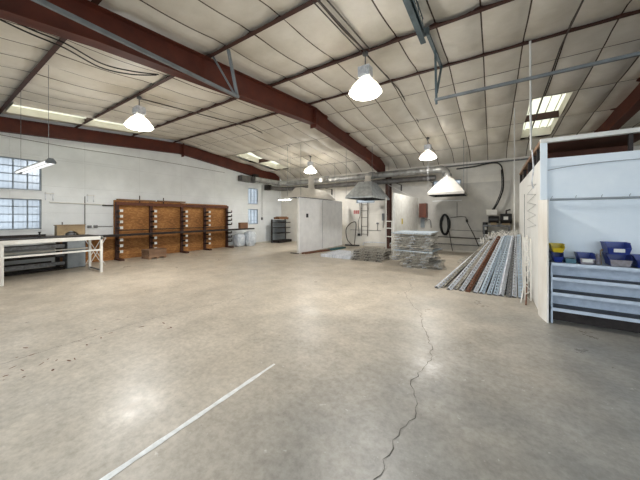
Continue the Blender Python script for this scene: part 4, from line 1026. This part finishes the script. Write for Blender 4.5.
# bottom x, y ; top x, z(at y 8.15); kind; label
posts = [
    (-.98, 5.98, -.16, .74, 'galv', 'galvanised post leaning at the far left end of the fan'),
    (-.93, 6.10, -.10, .86, 'wire', 'dull zinc post, second from the left of the fan'),
    (-.76, 5.98, -.03, .88, 'galv', 'bright galvanised post, third from the left of the fan'),
    (-.68, 6.08, .03, .94, 'wire', 'dull zinc post, fourth from the left of the fan'),
    (-.56, 6.02, .08, .98, 'galv', 'galvanised post directly left of the rusty one'),
    (-.44, 6.02, .15, 1.0, 'rust', 'rusty brown post, the only one in the leaning fan'),
    (-.33, 6.02, .21, .99, 'galv', 'galvanised post directly right of the rusty one'),
    (-.21, 6.02, .27, 1.0, 'galv_blue', 'bluish post, second to the right of the rusty one'),
    (-.11, 6.02, .32, 1.02, 'galv_blue', 'bluish post, third to the right of the rusty one'),
    (-.01, 6.02, .37, 1.01, 'galv_blue', 'bluish post, fourth to the right of the rusty one'),
    (.09, 6.04, .43, 1.0, 'galv', 'galvanised post, fourth from the right end of the fan'),
    (.18, 6.04, .465, 1.0, 'galv_dark', 'dark grey post, third from the right end of the fan'),
    (.27, 6.06, .50, 1.0, 'galv', 'galvanised post, second from the right end of the fan'),
    (.36, 6.06, .535, 1.02, 'galv_blue', 'bluish post at the right end of the fan'),
]
for (bx_, by_, tx_, tz_, kind, lab) in list(posts):
    ii = [q[5] for q in posts].index(lab); bx_ += .03 + .05 * ii / 13; tx_ += .02
    d = Vector((tx_ - bx_, 8.15 - by_, tz_ - .02)); L = 2.4
    post(kind, L, (bx_, by_, .02), Vector((bx_, by_, .02)) + d.normalized() * L, lab, roll=[.25, -.2, .1, -.3, 0, .15, -.1, .2, -.15, 0, .25, -.2, .1, -.1][ii])
# lower posts, coloured dark to paint shade into the gaps
for k in range(9):
    bx_ = -.86 + k * .135; tx_ = -.02 + k * .060
    post('steel_dark' if k % 2 else 'galv_dark', 2.2, (bx_, 6.22, .02), Vector((bx_, 6.22, .02)) + Vector((tx_ - bx_, 2.1, .74)).normalized() * 2.2, 'post painted dark as gap shade in the lower layer of the leaning fan, ' + ['leftmost', 'second from the left', 'third from the left', 'fourth from the left', 'middle one', 'fourth from the right', 'third from the right', 'second from the right', 'rightmost'][k], .1)
# mesh panels leaning behind with ragged wire ends
pf = wire_deck('mesh_panel', 1.15, 1.0, 'x', group='mesh panels under the leaning posts', rim='galv_dark')
for k in range(5):
    o = pf if k == 0 else dup(pf, (0, 0, 0))
    o['label'] = 'mesh panel lying under the leaning posts, %s' % ['lowest', 'second up', 'third up', 'fourth up', 'topmost'][k]
    o.location = (.02 - .03 * k, 7.95, .03 + k * .07 + .02); o.rotation_euler = (0, 0, rnd.uniform(-.12, .12))
def ragged(label, base, seed, n=16):
    o = thing('wire_bundle', label, 'wire bundle', base); rnd = random.Random(seed)
    mb = MB()
    for k in range(n):
        x = base[0] + rnd.uniform(-.12, .12); y = base[1] + rnd.uniform(-.1, .1); z = base[2]
        p = Vector((x, y, z)); q = p + Vector((rnd.uniform(-.12, .12), rnd.uniform(.0, .25), rnd.uniform(.06, .17))); r_ = q + Vector((rnd.uniform(-.08, .08), rnd.uniform(-.04, .06), rnd.uniform(-.06, .02)))
        mb.tube([p, q, r_], .006, 5)
    mb.build('wire_end', M['white_worn'], o)
    mb = MB(); mb.bar((base[0] - .14, base[1], base[2]), (base[0] + .14, base[1], base[2]), .02, .02); mb.build('tie_bar', M['galv'], o)
for i, (x, y, z, l) in enumerate(((-.17, 8.2, .80, 'spiky cream wire ends at the top left of the leaning fan'), (.05, 8.25, .94, 'spiky cream wire ends at the top of the fan above the rusty post'), (.28, 8.25, .98, 'spiky cream wire ends at the top middle of the leaning fan'), (.46, 8.2, .98, 'spiky cream wire ends at the top right of the fan beside the wall'))):
    ragged(l, (x, y, z), i + 30, 18)
# zigzag open web joists at the right of the pile
def joist(label, base, top, h=.12):
    o = thing('open_web_joist', label, 'joist', tuple(base)); base = Vector(base); top = Vector(top); d = (top - base); L = d.length; d.normalize()
    s = Vector((-1, 0, 0)); s = (s - d * s.dot(d)).normalized() * h
    mb = MB(); mb.bar(base, top, .02, .02); mb.bar(base + s, top + s, .02, .02); mb.build('chord', M['white_worn'], o)
    mb = MB(); n = int(L / .09)
    for i in range(n):
        a = base + d * L * i / n + (s if i % 2 else Vector((0, 0, 0))); b = base + d * L * (i + 1) / n + (Vector((0, 0, 0)) if i % 2 else s); mb.bar(a, b, .011, .011)
    mb.build('zigzag_web', M['white_worn'], o)
joist('cream zigzag joist standing at the right edge of the pile, left one', (.575, 6.45, .012), (.59, 6.7, 1.13), .07)
joist('cream zigzag joist standing at the right edge of the pile, right one', (.575, 5.95, .012), (.585, 6.15, 1.10), .08)
for i, (p, q, m_, l) in enumerate((((.42, 5.75, .012), (.545, 6.5, .32), 'white', 'thin white rod leaning low against the side wall'), ((.48, 5.65, .012), (.555, 6.35, .22), 'rust', 'thin rusty rod leaning low against the side wall'))):
    mb = MB(); mb.tube([p, q], .011, 8); tag(mb.build('loose_rod', M[m_], thing=p), l, 'rod')

# ------------------------------------------------------------------ pale blue room at right
XS = .62; YF = 5.2; YE = 8.85; ZW = 2.37; ZT = 2.61
structure('wall_side', MB().box(XS, XS + .06, YF + .03, YE, 0, ZW), M['white_side'])
structure('wall_front', MB().box(XS + .07, 5.0, YF, YF + .06, 0, ZW), M['pale_blue'])
o = structure('trim_3', MB().box(XS - .005, XS + .075, YF - .02, YF + .03, 0, ZT + .0), M['pale_blue'])        # corner post
mb = MB(); mb.box(XS - .005, 5.0, YF - .03, YF + .05, ZT - .005, ZT + .055); structure('trim_4', mb, M['white'])         # top rail front
mb = MB(); mb.box(XS + .076, 5.0, YF - .008, YF, ZW - .13, ZW - .002); structure('trim_5', mb, M['pale_blue'])
mb = MB(); mb.box(XS - .01, XS + .06, YF + .05, YE, ZT - .01, ZT + .05); structure('trim_6', mb, M['wood'])      # side top rail
mb = MB()
for y in (5.62, 6.15, 6.9, 7.9, 8.8): mb.box(XS, XS + .06, y - .03, y + .03, ZW, ZT - .01)
structure('trim_7', mb, M['steel_dark'])
structure('wall_room_end', MB().box(XS, 5.0, YE, YE + .06, 0, ZW), M['white_side'])
mb = MB(); mb.box(XS + .06, 1.80, YF + .055, YE, ZT + .0, ZT + .02)
for y in (6.1, 7.0, 7.9): mb.box(XS + .062, 1.80, y - .02, y + .02, ZT - .09, ZT)
tag(mb.build('roof_board', M['brownply'], thing=(1.2, 7, ZT)), 'brown board roof covering the corner of the pale blue room', 'board')
mb = MB(); mb.box(1.53, 1.57, YF + .005, YF + .045, ZW, ZT - .006)
structure('trim_8', mb, M['steel_dark'])
# worn plywood sheet at the end of the shelves
mb = MB()
for (xa, ya), (xb, yb) in (((.668, 4.88), (.612, 5.17)), ((.612, 5.17), (.612, 5.28))):
    mb.hexa([(xa - .016, ya, 0), (xa, ya, 0), (xb, yb, 0), (xb - .016, yb, 0)], [(xa - .016, ya, 1.735), (xa, ya, 1.735), (xb, yb, 1.75), (xb - .016, yb, 1.75)])
tag(mb.build('plywood_sheet', M['white_worn'], thing=(.64, 5.1, 0)), 'worn white plywood sheet standing at the corner by the pale blue shelves', 'board')
# seam line and zigzag wire on the side wall
mb = MB(); mb.box(XS - .008, XS, 7.55, 7.57, .6, 2.0); tag(mb.build('wall_strip', M['galv_dark'], thing=(XS, 7.56, .6)), 'thin grey vertical strip on the white side wall', 'strip')
pts = []
for k in range(11): pts.append((XS - .015, 6.85 if k % 2 == 0 else 5.6, 2.12 - k * .085 + (.0 if k % 2 else .0)))
mb = MB()
for a_, b_ in zip(pts, pts[1:]): mb.tube([a_, b_], .003, 4)
tag(mb.build('zigzag_wire', M['galv_dark'], thing=(XS, 6.3, 1.1)), 'thin zigzag wire fixed on the white side wall', 'wire')
cable('hook_chain', [(.57, 5.72, 2.62), (.585, 5.7, 2.3), (.57, 5.75, 2.1), (.59, 5.78, 1.98)], .012, 'short pale chain hanging down the white side wall', 'galv', 'chain')
# horizontal rail with hooks
o = thing('hook_rail', 'pale blue rail with small hooks across the pale blue wall', 'rail', (1.6, YF - .05, 1.75))
mb = MB(); mb.tube([(XS + .1, YF - .05, 1.75), (5.0, YF - .05, 1.75)], .016, 8); mb.build('rail_tube', M['gondola'], o)
for k in range(15):
    x = .74 + k * .26
    mb = MB(); mb.tube([(x, YF - .05, 1.76), (x, YF - .055, 1.785), (x + .008, YF - .06, 1.80)], .004, 5); mb.build('hook', M['gondola'], o)
    if k % 4 == 1:
        mb = MB(); mb.box(x + .1, x + .12, YF - .05, YF, 1.74, 1.76); mb.build('standoff', M['gondola'], o)
cable('slack_wire', [(XS + .08, YF - .012, 2.19), (.9, YF - .012, 2.22), (1.2, YF - .012, 2.245), (1.7, YF - .012, 2.25), (2.4, YF - .012, 2.2)], .004, 'thin slack wire along the top of the pale blue wall', 'galv_dark', 'wire')
# shelves
o = thing('shelf_unit', 'long pale blue steel shelf unit against the pale blue wall', 'shelf', (1.9, 5.05, 0))
x0, x1 = XS + .08, 3.6
for z in (.215, .43, .64, .845):
    mb = MB(); mb.box(x0, x1, 4.91, YF - .012, z - .012, z); sh = mb.build('shelf', M['shelf_blue' if z > .8 else 'shelf_dark'], o); mb = MB(); mb.box(x0, x1, 4.89, 4.91, z - .03, z + .012); mb.build('front_lip', M['shelf_blue'], sh)
mb = MB(); mb.box(x0, x1, YF - .012, YF - .002, .205, .845); mb.build('back_panel', M['shelf_blue'], o)
mb = MB(); mb.box(x0, x1, 5.10, 5.12, 0, .2); mb.build('shade_board', M['steel_dark'], o)  # dark board added to paint the shade beneath the bottom shelf
for x in (x0 + .01, 1.95, x1 - .01):
    mb = MB(); mb.box(x - .01, x + .01, 4.93, YF - .013, 0, .83); mb.build('divider', M['shelf_blue'], o)
# bins
def stack_bin(x0, x1, z, h, label, m_='blue', front='greyp', paper=False, y0=4.94, y1=5.17):
    o = thing('storage_bin', label, 'bin', ((x0 + x1) / 2, y0, z), 'storage bins on the shelf top'); t = .005; fl = .028
    # tapered tray: wider at the rim, low hopper front
    a, b = x0 + fl, x1 - fl; zt = z + h; zf = z + h * .55
    mb = MB(); mb.box(a, b, y0 + .02, y1 - .01, z, z + t); mb.build('bottom', M[m_], o)
    for (xb, xt) in ((a, x0), (b, x1)):
        mb = MB(); mb.add([(xb, y0 + .02, z), (xb, y1 - .01, z), (xt, y1, zt), (xt, y0 + .09, zt), (xt + (xb - xt) * .4, y0, zf),
                           (xb + math.copysign(t, (x0 + x1) / 2 - xb), y0 + .02, z), (xb + math.copysign(t, (x0 + x1) / 2 - xb), y1 - .01, z), (xt + math.copysign(t, (x0 + x1) / 2 - xb), y1, zt), (xt + math.copysign(t, (x0 + x1) / 2 - xb), y0 + .09, zt), (xt + (xb - xt) * .4 + math.copysign(t, (x0 + x1) / 2 - xb), y0, zf)],
                          [(0, 1, 2, 3, 4), (9, 8, 7, 6, 5), (0, 4, 9, 5), (4, 3, 8, 9), (3, 2, 7, 8), (2, 1, 6, 7), (1, 0, 5, 6)]); mb.build('side', M[m_], o)
    mb = MB(); f0 = x0 + fl * .4; f1 = x1 - fl * .4
    mb.hexa([(a, y0 + .02, z), (b, y0 + .02, z), (b, y0 + .026, z), (a, y0 + .026, z)], [(f0, y0, zf), (f1, y0, zf), (f1, y0 + .006, zf), (f0, y0 + .006, zf)]); fr = mb.build('front', M[front], o)
    mb = MB(); mb.hexa([(a, y1 - .015, z), (b, y1 - .015, z), (b, y1 - .01, z), (a, y1 - .01, z)], [(x0, y1 - .005, zt), (x1, y1 - .005, zt), (x1, y1, zt), (x0, y1, zt)]); mb.build('back', M[m_], o)
    mb = MB(); mb.box(x0 - .004, x0 + .006, y0 + .09, y1, zt - .01, zt); mb.box(x1 - .006, x1 + .004, y0 + .09, y1, zt - .01, zt); mb.build('rim', M[m_], o)
    if paper:
        mb = MB(); mb.box((f0 + f1) / 2 - .05, (f0 + f1) / 2 + .05, y0 - .002, y0 + .004, z + h * .2, z + h * .5); mb.build('label_card', M['label'], fr)
    mb = MB(); mb.box(a + .01, b - .01, y0 + .035, y1 - .02, z + t, z + h * .3); mb.build('contents', M['galv_dark'], o)
S0 = .858
stack_bin(.715, .85, S0, .135, 'blue bin under the yellow bin at the left end of the shelf top', 'blue', 'blue')
stack_bin(.70, .86, S0 + .137, .115, 'yellow bin stacked on a blue one at the left end', 'yellow', 'yellow')
mb = MB(); mb.box(.865, .975, 4.99, 5.16, S0 - .011, S0 + .05)
tag(mb.build('teal_box', M['teal'], thing=(.92, 5.07, S0 - .011), bevel=.004), 'flat teal box between the blue bins on the shelf', 'box')
stack_bin(.94 + .045, 1.165, S0, .14, 'blue bin with dusty grey front right of the teal box', 'blue', 'greyp', True)
mb = MB(); mb.lathe((1.205, 5.08, S0 - .011), [(0, 0), (.026, 0), (.03, .02), (.028, .11), (.012, .13), (.012, .15), (0, .152)], 14)
tag(mb.build('clear_bottle', M['greyp'], thing=(1.205, 5.08, S0)), 'grey bottle standing left of the stacked blue bins', 'bottle')
mb = MB(); mb.tube([(1.245, 5.1, S0 - .011), (1.235, 5.1, S0 + .17)], .007, 6); mb.tube([(1.235, 5.1, S0 + .17), (1.26, 5.1, S0 + .20)], .01, 6)
tag(mb.build('brush', M['tanply'], thing=(1.245, 5.1, S0)), 'small upright brush leaning left of the stacked blue bins', 'brush')
stack_bin(1.27, 1.50, S0, .15, 'dusty fronted lower bin of the blue pair at right', 'blue', 'greyp')
stack_bin(1.25, 1.49, S0 + .152, .15, 'blue bin with paper label stacked on the dusty fronted bin', 'blue', 'blue', True)
stack_bin(1.51, 1.76, S0, .15, 'blue bin at the right edge of the view', 'blue', 'blue')
for o_ in list(bpy.data.objects):
    for k_ in ('_w', '_p'):
        if k_ in o_.keys(): del o_[k_]
